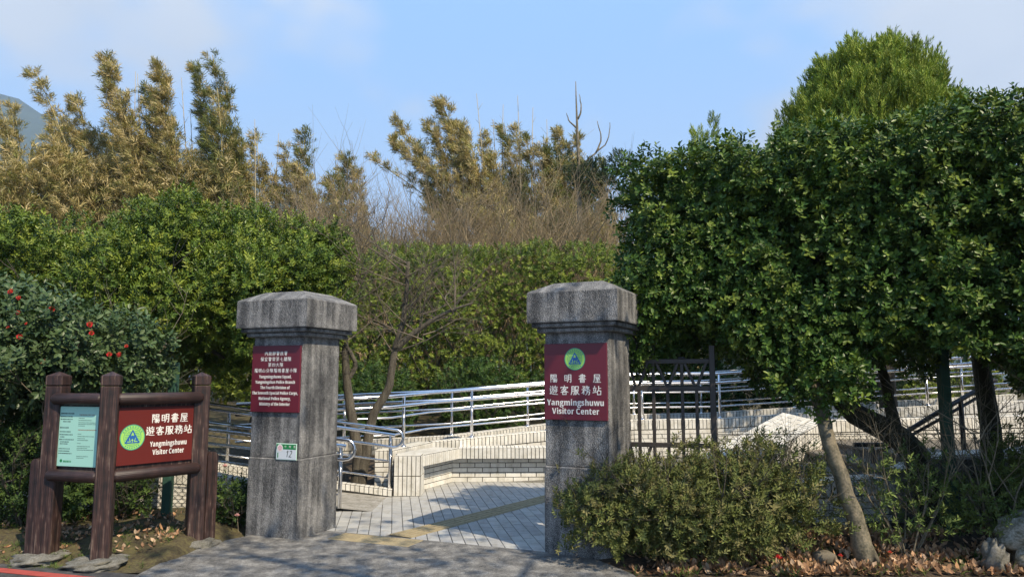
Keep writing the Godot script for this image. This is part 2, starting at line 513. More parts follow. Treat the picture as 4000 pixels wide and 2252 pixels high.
# round park badge: lime field, teal rim, blue peak with cut-outs and light stripes
func emblem(parent: Node, c: Vector3, r: float) -> void:
	var st := begin()
	disc(st, c + Vector3(0, 0, 0.0012), 0, r * 0.96)
	var e := obj("emblem", flat(st), M.em_lime, parent)
	var add := func(called: String, s2: SurfaceTool, m: Material) -> void:
		var host: Node = e if parent.get_parent() == self else parent
		obj(called, flat(s2), m, host)
	st = begin()
	disc(st, c + Vector3(0, 0, 0.0014), r * 0.93, r)
	disc(st, c + Vector3(0, 0, 0.0016), r * 0.66, r * 0.70)
	add.call("emblem_rim", st, M.em_teal)
	st = begin()
	var z := c.z + 0.0018
	for k in 9:
		var y := c.y + r * (0.46 - 0.125 * k)
		var half := r * sqrt(maxf(0.0, 0.36 - pow((y - c.y) / r, 2.0)))
		quad(st, Vector3(c.x - half, y, z), Vector3(c.x + half, y, z), Vector3(c.x + half, y - r * 0.04, z), Vector3(c.x - half, y - r * 0.04, z), Vector3(0, 0, 1))
	# the row of marks round the upper rim
	for k in 9:
		var a := deg_to_rad(150.0 - 15.0 * k)
		var d := Vector3(cos(a), sin(a), 0)
		var s := Vector3(-d.y, d.x, 0) * r * 0.055
		var m0 := Vector3(c.x, c.y, z) + d * r * 0.74
		var m1 := Vector3(c.x, c.y, z) + d * r * 0.89
		for q in [-0.9, 0.1]: quad(st, m0 + s * q, m1 + s * q, m1 + s * (q + 0.7), m0 + s * (q + 0.7), Vector3(0, 0, 1))
	for k in 7:
		var a := deg_to_rad(-128.0 + 13.0 * k)
		var d := Vector3(cos(a), sin(a), 0)
		var s := Vector3(-d.y, d.x, 0) * r * 0.05
		var m0 := Vector3(c.x, c.y, z) + d * r * 0.77
		quad(st, m0 - s, m0 + d * r * 0.09 - s, m0 + d * r * 0.09 + s, m0 + s, Vector3(0, 0, 1))
	add.call("emblem_stripe", st, M.em_teal)
	st = begin()
	poly(st, [[c.x, c.y + r * 0.62], [c.x - r * 0.62, c.y - r * 0.46], [c.x + r * 0.62, c.y - r * 0.46]], c.z + 0.0024)
	add.call("emblem_peak", st, M.em_blue)
	st = begin()
	z = c.z + 0.003
	poly(st, [[c.x, c.y + r * 0.42], [c.x - r * 0.12, c.y + r * 0.16], [c.x - r * 0.07, c.y + r * 0.11], [c.x, c.y + r * 0.17], [c.x + r * 0.07, c.y + r * 0.11], [c.x + r * 0.12, c.y + r * 0.16]], z)
	for s in [-1.0, 1.0]:
		poly(st, [[c.x + s * r * 0.22, c.y - r * 0.06], [c.x + s * r * 0.27, c.y - r * 0.04], [c.x + s * r * 0.2, c.y - r * 0.3], [c.x + s * r * 0.4, c.y - r * 0.3], [c.x + s * r * 0.42, c.y - r * 0.36], [c.x + s * r * 0.12, c.y - r * 0.36]], z)
	poly(st, [[c.x, c.y - r * 0.1], [c.x - r * 0.1, c.y - r * 0.25], [c.x - r * 0.025, c.y - r * 0.25], [c.x - r * 0.025, c.y - r * 0.42], [c.x + r * 0.025, c.y - r * 0.42], [c.x + r * 0.025, c.y - r * 0.25], [c.x + r * 0.1, c.y - r * 0.25]], z)
	add.call("emblem_flame", st, M.em_lime)

# ---------------------------------------------------------------- facing tiles
# one tile on the quad a b c d with outward normal n: a front face and four bevelled edges
func tile_into(st: SurfaceTool, a: Vector3, b: Vector3, c: Vector3, d: Vector3, n: Vector3, thick: float, bev: float) -> void:
	var mid := (a + b + c + d) * 0.25
	var f: Array[Vector3] = []
	var base: Array[Vector3] = [a, b, c, d]
	for p in base:
		var to_mid := mid - p
		f.append(p + to_mid.normalized() * bev * 1.4 + n * thick)
	quad(st, f[0], f[1], f[2], f[3], n)
	for k in 4:
		var k2 := (k + 1) % 4
		quad(st, base[k], base[k2], f[k2], f[k], (base[k] + base[k2]) * 0.5 - mid + n * 0.2)

# lays tiles over the quad bl br tr tl; the first 300 of a thing are pieces of their own, the rest one part
func lay(parent: Node, called: String, bl: Vector3, br: Vector3, tr: Vector3, tl: Vector3, tile_len: float, row_h: float, bond: bool, mats: Array, gap := 0.009, thick := 0.007, most := 300) -> void:
	var w := maxf((br - bl).length(), (tr - tl).length())
	var h := maxf((tl - bl).length(), (tr - br).length())
	var rows := maxi(1, roundi(h / row_h))
	var cols := maxi(1, roundi(w / tile_len))
	var n := (br - bl).cross(tl - bl).normalized()
	var gs := gap * 0.5 / w
	var gt := gap * 0.5 / h
	var rest := begin()
	var spare := 0
	var P := func(s: float, t: float) -> Vector3: return bl.lerp(br, s).lerp(tl.lerp(tr, s), t)
	for r in rows:
		var off := 0.5 if (bond and r % 2 == 1) else 0.0
		for k in range(-1 if off > 0.0 else 0, cols):
			var s0 := maxf(0.0, (k + off) / cols)
			var s1 := minf(1.0, (k + 1 + off) / cols)
			if s1 - s0 < 0.1 / cols: continue
			var t0 := float(r) / rows
			var t1 := float(r + 1) / rows
			var jit := rng.randf_range(-0.0012, 0.0012)
			var a: Vector3 = P.call(s0 + gs, t0 + gt)
			var b: Vector3 = P.call(s1 - gs, t0 + gt)
			var c: Vector3 = P.call(s1 - gs, t1 - gt)
			var d: Vector3 = P.call(s0 + gs, t1 - gt)
			var key := str(parent.get_instance_id()) + called
			if counts.get(key, 0) < most:
				var st := begin()
				tile_into(st, a, b, c, d, n, thick + jit, 0.0025)
				obj(called, flat(st), mats[rng.randi() % mats.size()], parent)
			else:
				tile_into(rest, a, b, c, d, n, thick + jit, 0.0025)
				spare += 1
	if spare > 0:
		var o := obj(called + "_field", flat(rest), mats[0], parent)
		o.set_meta("kind", "stuff")

# a wall of tiles along a path of (x, z, height); soldier course at the top, courses below, soldier tiles on the coping
func tiled_wall(called: String, label: String, path: Array, thick: float, opts := {}) -> Node3D:
	var t := thing(called, label, opts.get("category", "wall"), Vector3.ZERO)
	var base: float = opts.get("base", 0.0)
	var cap: float = opts.get("cap", 0.15)
	var over: float = opts.get("over", 0.012)
	var st := begin()
	var quads: Array = []
	for k in path.size() - 1:
		var a := Vector3(path[k][0], 0, path[k][1])
		var b := Vector3(path[k + 1][0], 0, path[k + 1][1])
		var d := (b - a).normalized()
		var back := Vector3(d.z, 0, -d.x)
		if back.z > 0.0: back = -back
		var ha := Vector3(0, path[k][2], 0)
		var hb := Vector3(0, path[k + 1][2], 0)
		var bs := Vector3(0, base, 0)
		var f := [a + bs, b + bs, b + hb, a + ha]
		var g: Array = []
		for p in f: g.append(p + back * thick)
		quad(st, f[0], f[1], f[2], f[3], -back)
		quad(st, g[0], g[1], g[2], g[3], back)
		quad(st, f[3], f[2], g[2], g[3], Vector3.UP)
		quad(st, f[0], f[3], g[3], g[0], -d)
		quad(st, f[1], f[2], g[2], g[1], d)
		quads.append([a, b, ha, hb, bs, back])
	obj("core", flat(st), M.joint, t)
	for q in quads:
		var capv := Vector3(0, cap, 0)
		var fr: Vector3 = -q[5] * over
		lay(t, "tile", q[0] + q[2] - capv + fr * 0.4, q[1] + q[3] - capv + fr * 0.4, q[1] + q[3] + fr * 0.4, q[0] + q[2] + fr * 0.4, 0.06, cap, false, M.tile)
	for q in quads:
		var capv := Vector3(0, cap + 0.004, 0)
		if q[2].y - cap - base > 0.06:
			if opts.get("upright", false):
				lay(t, "tile", q[0] + q[4], q[1] + q[4], q[1] + q[3] - capv, q[0] + q[2] - capv, 0.06, 0.23, false, M.tile)
			else:
				lay(t, "tile", q[0] + q[4], q[1] + q[4], q[1] + q[3] - capv, q[0] + q[2] - capv, 0.23, 0.07, true, M.tile)
	for q in quads:
		lay(t, "tile", q[0] + q[2] + Vector3(0, .002, 0), q[1] + q[3] + Vector3(0, .002, 0), q[1] + q[3] + q[5] * thick + Vector3(0, .002, 0), q[0] + q[2] + q[5] * thick + Vector3(0, .002, 0), 0.06, maxf(thick * 0.5, 0.1), false, M.tile)
	return t

# ---------------------------------------------------------------- leaves
func leaf_into(st: SurfaceTool, p: Vector3, d: Vector3, up: Vector3, l: float, w: float, droop: float, round_leaf := false) -> void:
	var s := d.cross(up)
	if s.length() < 0.05: s = d.cross(Vector3(1, 0.2, 0))
	s = s.normalized()
	var n := s.cross(d).normalized()
	if n.dot(up) < 0.0: n = -n
	var m := p + d * l * 0.5 - n * w * 0.14
	var t := p + d * l - n * droop * l
	if round_leaf:
		var l1 := p + d * l * 0.3 + s * w * 0.42
		var r1 := p + d * l * 0.3 - s * w * 0.42
		var l2 := p + d * l * 0.7 + s * w * 0.44 - n * droop * l * 0.4
		var r2 := p + d * l * 0.7 - s * w * 0.44 - n * droop * l * 0.4
		tri3(st, p, l1, m, n); tri3(st, p, m, r1, n)
		tri3(st, l1, l2, m, n); tri3(st, m, r2, r1, n)
		tri3(st, l2, t, m, n); tri3(st, m, t, r2, n)
	else:
		var a := p + d * l * 0.42 + s * w * 0.5
		var b := p + d * l * 0.42 - s * w * 0.5
		tri3(st, p, a, m, n); tri3(st, p, m, b, n)
		tri3(st, a, t, m, n); tri3(st, m, t, b, n)

func sprig(n: int, l: float, w: float, stem: float, spread: float, sd: int, droop := 0.1, round_leaf := true) -> ArrayMesh:
	var r := RandomNumberGenerator.new()
	r.seed = sd
	var st := begin()
	for k in n:
		var f := (k + 0.5) / n
		var az := k * 2.4 + r.randf_range(-0.4, 0.4)
		var an := deg_to_rad(spread) * (1.15 - 0.6 * f) + r.randf_range(-0.2, 0.2)
		var d := Vector3(sin(an) * cos(az), cos(an), sin(an) * sin(az)).normalized()
		var up := Vector3(-cos(an) * cos(az), sin(an), -cos(an) * sin(az)) + Vector3(r.randf_range(-.5, .5), r.randf_range(-.3, .5), r.randf_range(-.5, .5))
		leaf_into(st, Vector3(0, stem * f, 0), d, up.normalized(), l * r.randf_range(0.7, 1.15), w * r.randf_range(0.8, 1.15), droop, round_leaf)
	return flat(st)

func make_sprigs() -> void:
	for k in 3:
		SPRIG["laurel%d" % k] = sprig(8, 0.05, 0.024, 0.08, 68.0, 21 + k, 0.12)
		SPRIG["small%d" % k] = sprig(12, 0.047, 0.02, 0.095, 65.0, 31 + k, 0.1, false)
		SPRIG["camellia%d" % k] = sprig(7, 0.068, 0.032, 0.11, 72.0, 41 + k, 0.15)
		SPRIG["azalea%d" % k] = sprig(11, 0.042, 0.014, 0.07, 60.0, 51 + k, 0.05, false)
		SPRIG["bamboo%d" % k] = sprig(10, 0.2, 0.024, 0.16, 42.0, 61 + k, 0.2, false)
		SPRIG["needle%d" % k] = sprig(16, 0.1, 0.02, 0.2, 38.0, 71 + k, 0.0, false)
		SPRIG["grass%d" % k] = sprig(7, 0.09, 0.009, 0.01, 40.0, 81 + k, 0.3, false)
		SPRIG["litter%d" % k] = sprig(1, 0.075, 0.045, 0.0, 88.0, 91 + k, -0.3)

func aim(d: Vector3, roll: float, s: float) -> Basis:
	var y := d.normalized()
	var x := y.cross(Vector3(0.3, 0.2, 0.93)).normalized()
	if x.length() < 0.1: x = Vector3(1, 0, 0)
	var z := x.cross(y)
	return Basis(x, y, z).rotated(y, roll).scaled(Vector3.ONE * s)

func scatter(called: String, parent: Node, mesh: Mesh, m: Material, xf: Array, cols: Array) -> MultiMeshInstance3D:
	var mm := MultiMesh.new()
	mm.transform_format = MultiMesh.TRANSFORM_3D
	mm.use_colors = true
	mm.mesh = mesh
	mm.instance_count = xf.size()
	for k in xf.size():
		mm.set_instance_transform(k, xf[k])
		mm.set_instance_color(k, cols[k])
	var o := MultiMeshInstance3D.new()
	o.multimesh = mm
	o.material_override = m
	o.cast_shadow = GeometryInstance3D.SHADOW_CASTING_SETTING_ON
	named(o, called, parent)
	o.set_meta("kind", "stuff")
	return o

func tint(pal: Array, spread := 0.25) -> Color:
	var a: Color = pal[rng.randi() % pal.size()]
	var b: Color = pal[rng.randi() % pal.size()]
	var k := rng.randf_range(1.0 - spread, 1.0 + spread)
	var c := a.lerp(b, rng.randf())
	return Color(c.r * k, c.g * k, c.b * k)

# fills the shell of a shape (sdf < 0 inside) with sprigs that point outwards and up
func crown(parent: Node, called: String, kind: String, m: Material, box: AABB, sdf: Callable, count: int, deep: float, pal: Array, s0 := 0.8, s1 := 1.25, upward := 0.5, holes := 0.0) -> void:
	var hn := noise3(count, 1.5, 2)
	var sets: Array = [[], [], []]
	var cols: Array = [[], [], []]
	var made := 0
	var tries := 0
	while made < count and tries < count * 40:
		tries += 1
		var p := box.position + Vector3(rng.randf(), rng.randf(), rng.randf()) * box.size
		var v: float = sdf.call(p)
		if v > 0.0 or v < -deep: continue
		if rng.randf() > 1.0 + 0.75 * v / deep: continue
		# open places in the leaf cover, and a few thick bunches
		if holes > 0.0 and v > -deep * 0.6 and hn.get_noise_3dv(p) < -0.55 + holes: continue
		var e := 0.12
		var g := Vector3(sdf.call(p + Vector3(e, 0, 0)) - v, sdf.call(p + Vector3(0, e, 0)) - v, sdf.call(p + Vector3(0, 0, e)) - v)
		if g.length() > 0.0001: g = g.normalized()
		var d := g + Vector3(0, upward, 0) + Vector3(rng.randf_range(-.8, .8), rng.randf_range(-.6, .8), rng.randf_range(-.8, .8))
		var k := rng.randi() % 3
		sets[k].append(Transform3D(aim(d, rng.randf() * TAU, rng.randf_range(s0, s1)), p))
		cols[k].append(tint(pal))
		made += 1
	for k in 3:
		scatter(called, parent, SPRIG[kind + str(k)], m, sets[k], cols[k])

func noise3(sd: int, freq: float, oct := 3) -> FastNoiseLite:
	var n := FastNoiseLite.new()
	n.noise_type = FastNoiseLite.TYPE_SIMPLEX_SMOOTH
	n.seed = sd
	n.frequency = freq
	n.fractal_octaves = oct
	return n

func rbox(p: Vector3, c: Vector3, h: Vector3, r: float) -> float:
	var q := (p - c).abs() - h + Vector3.ONE * r
	return Vector3(maxf(q.x, 0), maxf(q.y, 0), maxf(q.z, 0)).length() + minf(maxf(q.x, maxf(q.y, q.z)), 0.0) - r

func ell(p: Vector3, c: Vector3, h: Vector3) -> float:
	var q := (p - c) / h
	return (q.length() - 1.0) * minf(h.x, minf(h.y, h.z))

# ---------------------------------------------------------------- branches
func bough(st: SurfaceTool, a: Vector3, d: Vector3, l: float, r: float, level: int, wild: float, rise: float, kids: int, sides := 5) -> void:
	var path: Array = [a]
	var radii: Array = [r]
	var p := a
	var dir := d.normalized()
	var n := 4 if level > 1 else 3
	for k in n:
		dir = (dir + Vector3(rng.randf_range(-wild, wild), rng.randf_range(-wild, wild) + rise, rng.randf_range(-wild, wild))).normalized()
		p += dir * l / n
		path.append(p)
		radii.append(r * (1.0 - 0.62 * (k + 1) / n))
	tube(st, path, radii, sides if level > 1 else 3, false)
	if level <= 0: return
	for k in kids:
		var f := rng.randf_range(0.3, 1.0)
		var i := mini(int(f * n), n - 1)
		var q: Vector3 = path[i].lerp(path[i + 1], f * n - i)
		var side := (dir + Vector3(rng.randf_range(-1, 1), rng.randf_range(-0.7, 1), rng.randf_range(-1, 1)) * 0.95).normalized()
		bough(st, q, side, l * rng.randf_range(0.45, 0.75), r * 0.48, level - 1, wild * 1.1, rise, kids, sides)

func trunk_path(pts: Array, steps := 4, wob := 0.02) -> Array:
	var c := Curve3D.new()
	for k in pts.size():
		var prev: Vector3 = pts[maxi(k - 1, 0)]
		var next: Vector3 = pts[mini(k + 1, pts.size() - 1)]
		var t := (next - prev) / 6.0
		c.add_point(pts[k], -t, t)
	var out: Array = []
	var n := steps * (pts.size() - 1)
	for k in n + 1:
		var p := c.sample_baked(c.get_baked_length() * k / n, true)
		out.append(p + Vector3(rng.randf_range(-wob, wob), 0, rng.randf_range(-wob, wob)))
	return out

func taper(n: int, r0: float, r1: float, flare := 0.0) -> Array:
	var out: Array = []
	for k in n:
		var f := float(k) / (n - 1)
		out.append(lerpf(r0, r1, f) + flare * exp(-f * 14.0))
	return out

# ---------------------------------------------------------------- camera, sky, sun
func set_stage() -> void:
	var cam := Camera3D.new()
	cam.name = "camera"
	cam.fov = 42.32
	cam.near = 0.05
	cam.far = 9000.0
	cam.position = Vector3(0, 1.55, 0)
	cam.rotation_degrees = Vector3(6.85, 0, 0)
	add_child(cam)
	cam.current = true
	var env := Environment.new()
	env.background_mode = Environment.BG_SKY
	var sky := Sky.new()
	var pan := PanoramaSkyMaterial.new()
	pan.panorama = sky_image()
	sky.sky_material = pan
	env.sky = sky
	env.background_energy_multiplier = 1.0
	env.tonemap_mode = Environment.TONE_MAPPER_LINEAR
	env.tonemap_exposure = 1.5
	env.fog_enabled = true
	env.fog_density = 0.0003
	env.fog_light_color = lin(.43, .59, .85)
	env.sdfgi_enabled = true
	env.ssao_enabled = true
	env.ssil_enabled = true
	var we := WorldEnvironment.new()
	we.name = "world"
	we.environment = env
	add_child(we)
	var sun := DirectionalLight3D.new()
	sun.name = "sun"
	sun.light_energy = 1.6
	sun.light_color = Color(1.0, 0.93, 0.82)
	sun.light_angular_distance = 0.53
	sun.shadow_enabled = true
	var az := deg_to_rad(40.0)
	var el := deg_to_rad(49.0)
	var to_sun := Vector3(sin(az) * cos(el), sin(el), cos(az) * cos(el))
	add_child(sun)
	sun.look_at_from_position(to_sun * 50.0, Vector3.ZERO, Vector3.UP)

func gauss(az: float, el: float, a0: float, e0: float, sa: float, se: float) -> float:
	return exp(-pow((az - a0) / sa, 2.0) - pow((el - e0) / se, 2.0))

func sky_image() -> ImageTexture:
	var w := 1024
	var h := 512
	var n := noise3(5, 1.7, 5)
	var wisp := noise3(9, 4.0, 4)
	var im := Image.create_empty(w, h, false, Image.FORMAT_RGBF)
	for j in h:
		var el := (0.5 - (j + 0.5) / h) * 180.0
		var up := clampf(el / 90.0, 0.0, 1.0)
		var base := Color(.43, .59, .80).lerp(Color(.27, .47, .79), smoothstep(0.06, 0.3, up)).lerp(Color(.14, .3, .63), smoothstep(0.3, 1.0, up))
		if el < -4.0:
			im.fill_rect(Rect2i(0, j, w, 1), Color(.2, .22, .2))
			continue
		for i in w:
			var az := fposmod((i + 0.5) / w * 360.0 + 180.0, 360.0) - 180.0
			var ra := deg_to_rad(az)
			var re := deg_to_rad(el)
			var d := Vector3(sin(ra) * cos(re), sin(re) * 1.8, -cos(ra) * cos(re))
			var v := n.get_noise_3dv(d) * 0.95 + wisp.get_noise_3dv(d) * 0.4
			v += 0.8 * gauss(az, el, -31, 25, 18, 10) + 0.8 * gauss(az, el, 35, 19, 9, 6) + 0.4 * gauss(az, el, 20, 16, 5, 4) - 0.4 * gauss(az, el, 2, 22, 12, 14)
			var c := smoothstep(0.02, 0.62, v)
			var grey := clampf(0.5 + wisp.get_noise_3dv(d * 0.6) * 0.6, 0.0, 1.0)
			im.set_pixel(i, j, base.lerp(Color(.44, .50, .58).lerp(Color(.60, .64, .69), grey), c * 0.92))
	return ImageTexture.create_from_image(im)

# ---------------------------------------------------------------- ground
var bump: FastNoiseLite
func bed_height(x: float, z: float) -> float:
	# planting strip on both sides of the gate, rising a little away from the road
	var e := clampf((-6.15 - z) / 0.8, 0.0, 1.0)
	return -0.03 + 0.14 * e * e + bump.get_noise_2d(x * 3.0, z * 3.0) * 0.035 * e

func build_ground() -> void:
	bump = noise3(77, 0.6, 4)
	var big := sheet([[-4000, 600], [4000, 600], [4000, -5000], [-4000, -5000]], -0.07, 0.2)
	structure("ground", big, M.soil)
	structure("road", sheet([[-40, 14], [40, 14], [40, -6.35], [5, -6.12], [1.2, -6.1], [-2.9, -6.2], [-5, -6.75], [-40, -10.0]], -0.02, 0.1), M.asphalt)
	structure("road_marking", sheet([[-14, -7.62], [-4.25, -6.42], [-3.28, -6.12], [-2.4, -5.78], [-1.0, -5.1], [-1.06, -5.0], [-2.45, -5.68], [-3.32, -6.02], [-4.28, -6.32], [-14, -7.5]], -0.014, 0.004), M.road_red)
	structure("driveway", sheet([[-2.98, -6.1], [-2.97, -6.6], [-2.86, -7.25], [-2.62, -7.62], [-2.3, -7.86], [-1.99, -7.92], [0.31, -6.92], [0.74, -6.62], [0.95, -6.2], [1.15, -5.4], [0.9, -4.4], [-2.4, -4.4], [-2.85, -5.2]], 0.0, 0.1), M.drive)
	var left := field(-12, -2.58, -6.3, -9.2, 70, 22, func(x: float, z: float) -> float:
		var y := bed_height(x, z + 0.1 * x * 0.0)
		var edge := -6.75 - (x + 5.0) * (-0.26) if x < -2.9 else -7.2
		return minf(minf(y, -0.03 + maxf(0.0, (edge - z)) * 0.35), -0.06 + maxf(0.0, -2.6 - x) * 0.4))
	structure("planting_bed_left", left, M.moss)
	var right := field(0.55, 9.0, -6.05, -8.6, 64, 24, func(x: float, z: float) -> float:
		var y := bed_height(x, z)
		return minf(y, -0.06 + maxf(0.0, x - 0.55) * 0.25) if z > -6.7 else minf(y, -0.06 + maxf(0.0, x - 0.9) * 0.6))
	structure("planting_bed_right", right, M.soil)
	# bank behind the ramp, up to the clipped hedge and on to the bamboo
	structure("bank", field(-30, 24, -13.3, -34, 54, 20, func(x: float, z: float) -> float: return 0.3 + (-13.3 - z) * 0.05 + bump.get_noise_2d(x, z) * 0.2), M.moss)
	structure("verge", field(-14, -1.9, -9.9, -13.3, 40, 10, func(x: float, z: float) -> float: return -0.04 + clampf((-10.6 - z), 0.0, 1.6) * 0.22), M.soil)
	# paving inside the gate
	var pts := [[-2.05, -7.93], [0.3, -6.93], [0.62, -7.4], [1.6, -7.6], [2.6, -8.0], [3.0, -9.6], [2.5, -12.3], [-0.9, -12.0], [-1.7, -10.4], [-2.4, -10.2], [-2.5, -8.9]]
	var pv := sheet(pts, -0.006, 0.06)
	var paving := structure("paving", pv, M.joint)
	var outline := PackedVector2Array()
	for p in pts: outline.append(Vector2(p[0], p[1]))
	var dir := Vector2(sin(deg_to_rad(-9.0)), -cos(deg_to_rad(-9.0)))
	var side := Vector2(-dir.y, dir.x)
	var spots: Array = []
	var o2 := Vector2(-1.0, -8.6)
	var cut: Array = [strip_outline(0), strip_outline(1)]
	for i in range(-60, 60):
		for j in range(-40, 40):
			var c := o2 + side * (i * 0.115 + 0.0575) + dir * ((j + (0.5 if i % 2 != 0 else 0.0)) * 0.232)
			if c.y < -11.6 or c.y > -6.7: continue
			var mine := PackedVector2Array([c - side * 0.0545 - dir * 0.113, c + side * 0.0545 - dir * 0.113, c + side * 0.0545 + dir * 0.113, c - side * 0.0545 + dir * 0.113])
			var left_over: Array = Geometry2D.intersect_polygons(mine, outline)
			for hole in cut:
				var next: Array = []
				for q in left_over: next.append_array(Geometry2D.clip_polygons(q, hole))
				left_over = next
			for q in left_over: spots.append([c.length(), q])
	spots.sort_custom(func(p, q): return p[0] < q[0])
	var rest := begin()
	for k in spots.size():
		var lift := 0.007 + rng.randf_range(-0.001, 0.001)
		if k < 300:
			var st := begin()
			slab_into(st, spots[k][1], -0.006, lift)
			obj("paver", flat(st), M.paver[rng.randi() % 4], paving)
		else:
			slab_into(rest, spots[k][1], -0.006, lift)
	obj("paver_field", flat(rest), M.paver[0], paving).set_meta("kind", "stuff")
	# tactile strip
	var td := Vector2(0.553, -0.833)
	var ts := Vector2(0.833, 0.553)
	var domes := begin()
	for i in 6:
		for j in 6:
			var c := Vector3(-0.125 + i * 0.05, 0.004, -0.125 + j * 0.05)
			for k in 6:
				var a := TAU * k / 6
				var b := TAU * (k + 1) / 6
				tri3(domes, c + Vector3(0, 0.005, 0), c + Vector3(cos(a), 0, sin(a)) * 0.016, c + Vector3(cos(b), 0, sin(b)) * 0.016, Vector3.UP)
	cbox(domes, Vector3(0.296, 0.008, 0.296), 0.003)
	var dome_mesh := flat(domes)
	var bars := begin()
	for i in 4: cbox(bars, Vector3(0.03, 0.006, 0.27), 0.0025, at(-0.108 + i * 0.072, 0.006, 0))
	cbox(bars, Vector3(0.296, 0.008, 0.296), 0.003)
	var bar_mesh := flat(bars)
	for k in 14:
		var c := Vector2(-1.02, -7.72) + td * (0.3 * k)
		if c.y < -11.3: break
		var o := obj("tactile_tile", bar_mesh, M.tactile, paving, Vector3(c.x, 0.0, c.y))
		o.rotation.y = atan2(-td.x, -td.y)
	for k in 3:
		var c := Vector2(-1.62, -7.54) + Vector2(0.925, 0.38) * (0.3 * k) + Vector2(0.02, 0.0)
		var o := obj("tactile_tile", dome_mesh, M.tactile, paving, Vector3(c.x, 0.0005, c.y))
		o.rotation.y = atan2(0.925, 0.38) - PI / 2

func strip_outline(k: int) -> PackedVector2Array:
	var a := Vector2(-1.02, -7.72)
	var d := Vector2(0.553, -0.833)
	var s := Vector2(0.833, 0.553)
	if k == 0: return PackedVector2Array([a - d * 0.3 - s * 0.152, a - d * 0.3 + s * 0.152, a + d * 6.0 + s * 0.152, a + d * 6.0 - s * 0.152])
	var b := Vector2(-1.62, -7.54)
	var e := Vector2(0.925, 0.38)
	var f := Vector2(-e.y, e.x)
	return PackedVector2Array([b - e * 0.152 - f * 0.152, b + e * 0.755 - f * 0.152, b + e * 0.755 + f * 0.152, b - e * 0.152 + f * 0.152])

# a flat slab with a small bevel from a convex outline
func slab_into(st: SurfaceTool, p: PackedVector2Array, y: float, lift: float) -> void:
	var c := Vector2.ZERO
	for q in p: c += q / p.size()
	var n := p.size()
	for k in n:
		var a := p[k]
		var b := p[(k + 1) % n]
		var a2 := a + (c - a).normalized() * 0.004
		var b2 := b + (c - b).normalized() * 0.004
		tri3(st, Vector3(c.x, y + lift, c.y), Vector3(a2.x, y + lift, a2.y), Vector3(b2.x, y + lift, b2.y), Vector3.UP)
		var o := (a + b) * 0.5 - c
		quad(st, Vector3(a.x, y, a.y), Vector3(b.x, y, b.y), Vector3(b2.x, y + lift, b2.y), Vector3(a2.x, y + lift, a2.y), Vector3(o.x, 0.2, o.y))

func build_hills() -> void:
	var ridge := [[-4200, 380], [-2600, 520], [-1700, 560], [-1250, 590], [-1072, 600], [-977, 556], [-850, 512], [-666, 478], [-515, 412], [-350, 330], [-100, 230], [300, 150], [900, 120], [2500, 160], [4200, 120]]
	var n := noise3(101, 0.004, 5)
	var prof := func(x: float) -> float:
		for k in ridge.size() - 1:
			if x <= ridge[k + 1][0]:
				return lerpf(ridge[k][1], ridge[k + 1][1], smoothstep(0.0, 1.0, (x - ridge[k][0]) / (ridge[k + 1][0] - ridge[k][0])))
		return 120.0
	structure("hills", field(-4200, 4200, -900, -2300, 170, 30, func(x: float, z: float) -> float:
		var f := clampf(1.0 - absf(z + 1500.0) / (610.0 if z > -1500.0 else 800.0), 0.0, 1.0)
		var g: float = prof.call(x)
		return g * pow(f, 0.9) + n.get_noise_2d(x, z) * 46.0 * f * (1.0 - 0.8 * f) - 2.0), M.hill)

# ---------------------------------------------------------------- gate pillars and plates
func pillar(at_: Vector3, turn: float, label: String) -> Node3D:
	var t := thing("gate_pillar", label, "pillar", at_, turn, "stone pillars of the gateway")
	var st := begin()
	cbox(st, Vector3(0.64, 0.94, 0.64), 0.012, at(0, 0.29, 0))
	obj("plinth", flat(st), M.stone, t)
	st = begin()
	cbox(st, Vector3(0.62, 1.22, 0.62), 0.012, at(0, 1.365, 0))
	obj("shaft", flat(st), M.stone, t)
	st = begin()
	cbox(st, Vector3(0.735, 0.045, 0.735), 0.01, at(0, 1.985, 0))
	obj("moulding", flat(st), M.stone, t)
	st = begin()
	cbox(st, Vector3(0.81, 0.045, 0.81), 0.01, at(0, 2.03, 0))
	obj("moulding", flat(st), M.stone, t)
	# cap: block with a shallow hipped top
	st = begin()
	var h := 0.435
	var r: Array = []
	for q in [[h, 2.052, 0.0], [h + 0.002, 2.062, 0.0], [h, 2.325, 0.0], [h - 0.012, 2.34, 0.0], [h * 0.55, 2.43, 0.0]]:
		var ring: Array = []
		for s in [[-1, -1], [1, -1], [1, 1], [-1, 1]]: ring.append(Vector3(s[0] * q[0], q[1], s[1] * q[0]))
		r.append(ring)
	for k in r.size() - 1:
		for s in 4:
			var s2 := (s + 1) % 4
			quad(st, r[k][s], r[k][s2], r[k + 1][s2], r[k + 1][s], (r[k][s] + r[k][s2]) * Vector3(1, 0, 1) + Vector3(0, 0.05, 0))
	quad(st, r[4][0], r[4][1], r[4][2], r[4][3], Vector3.UP)
	quad(st, r[0][0], r[0][1], r[0][2], r[0][3], Vector3.DOWN)
	obj("cap", flat(st), M.stone, t)
	return t

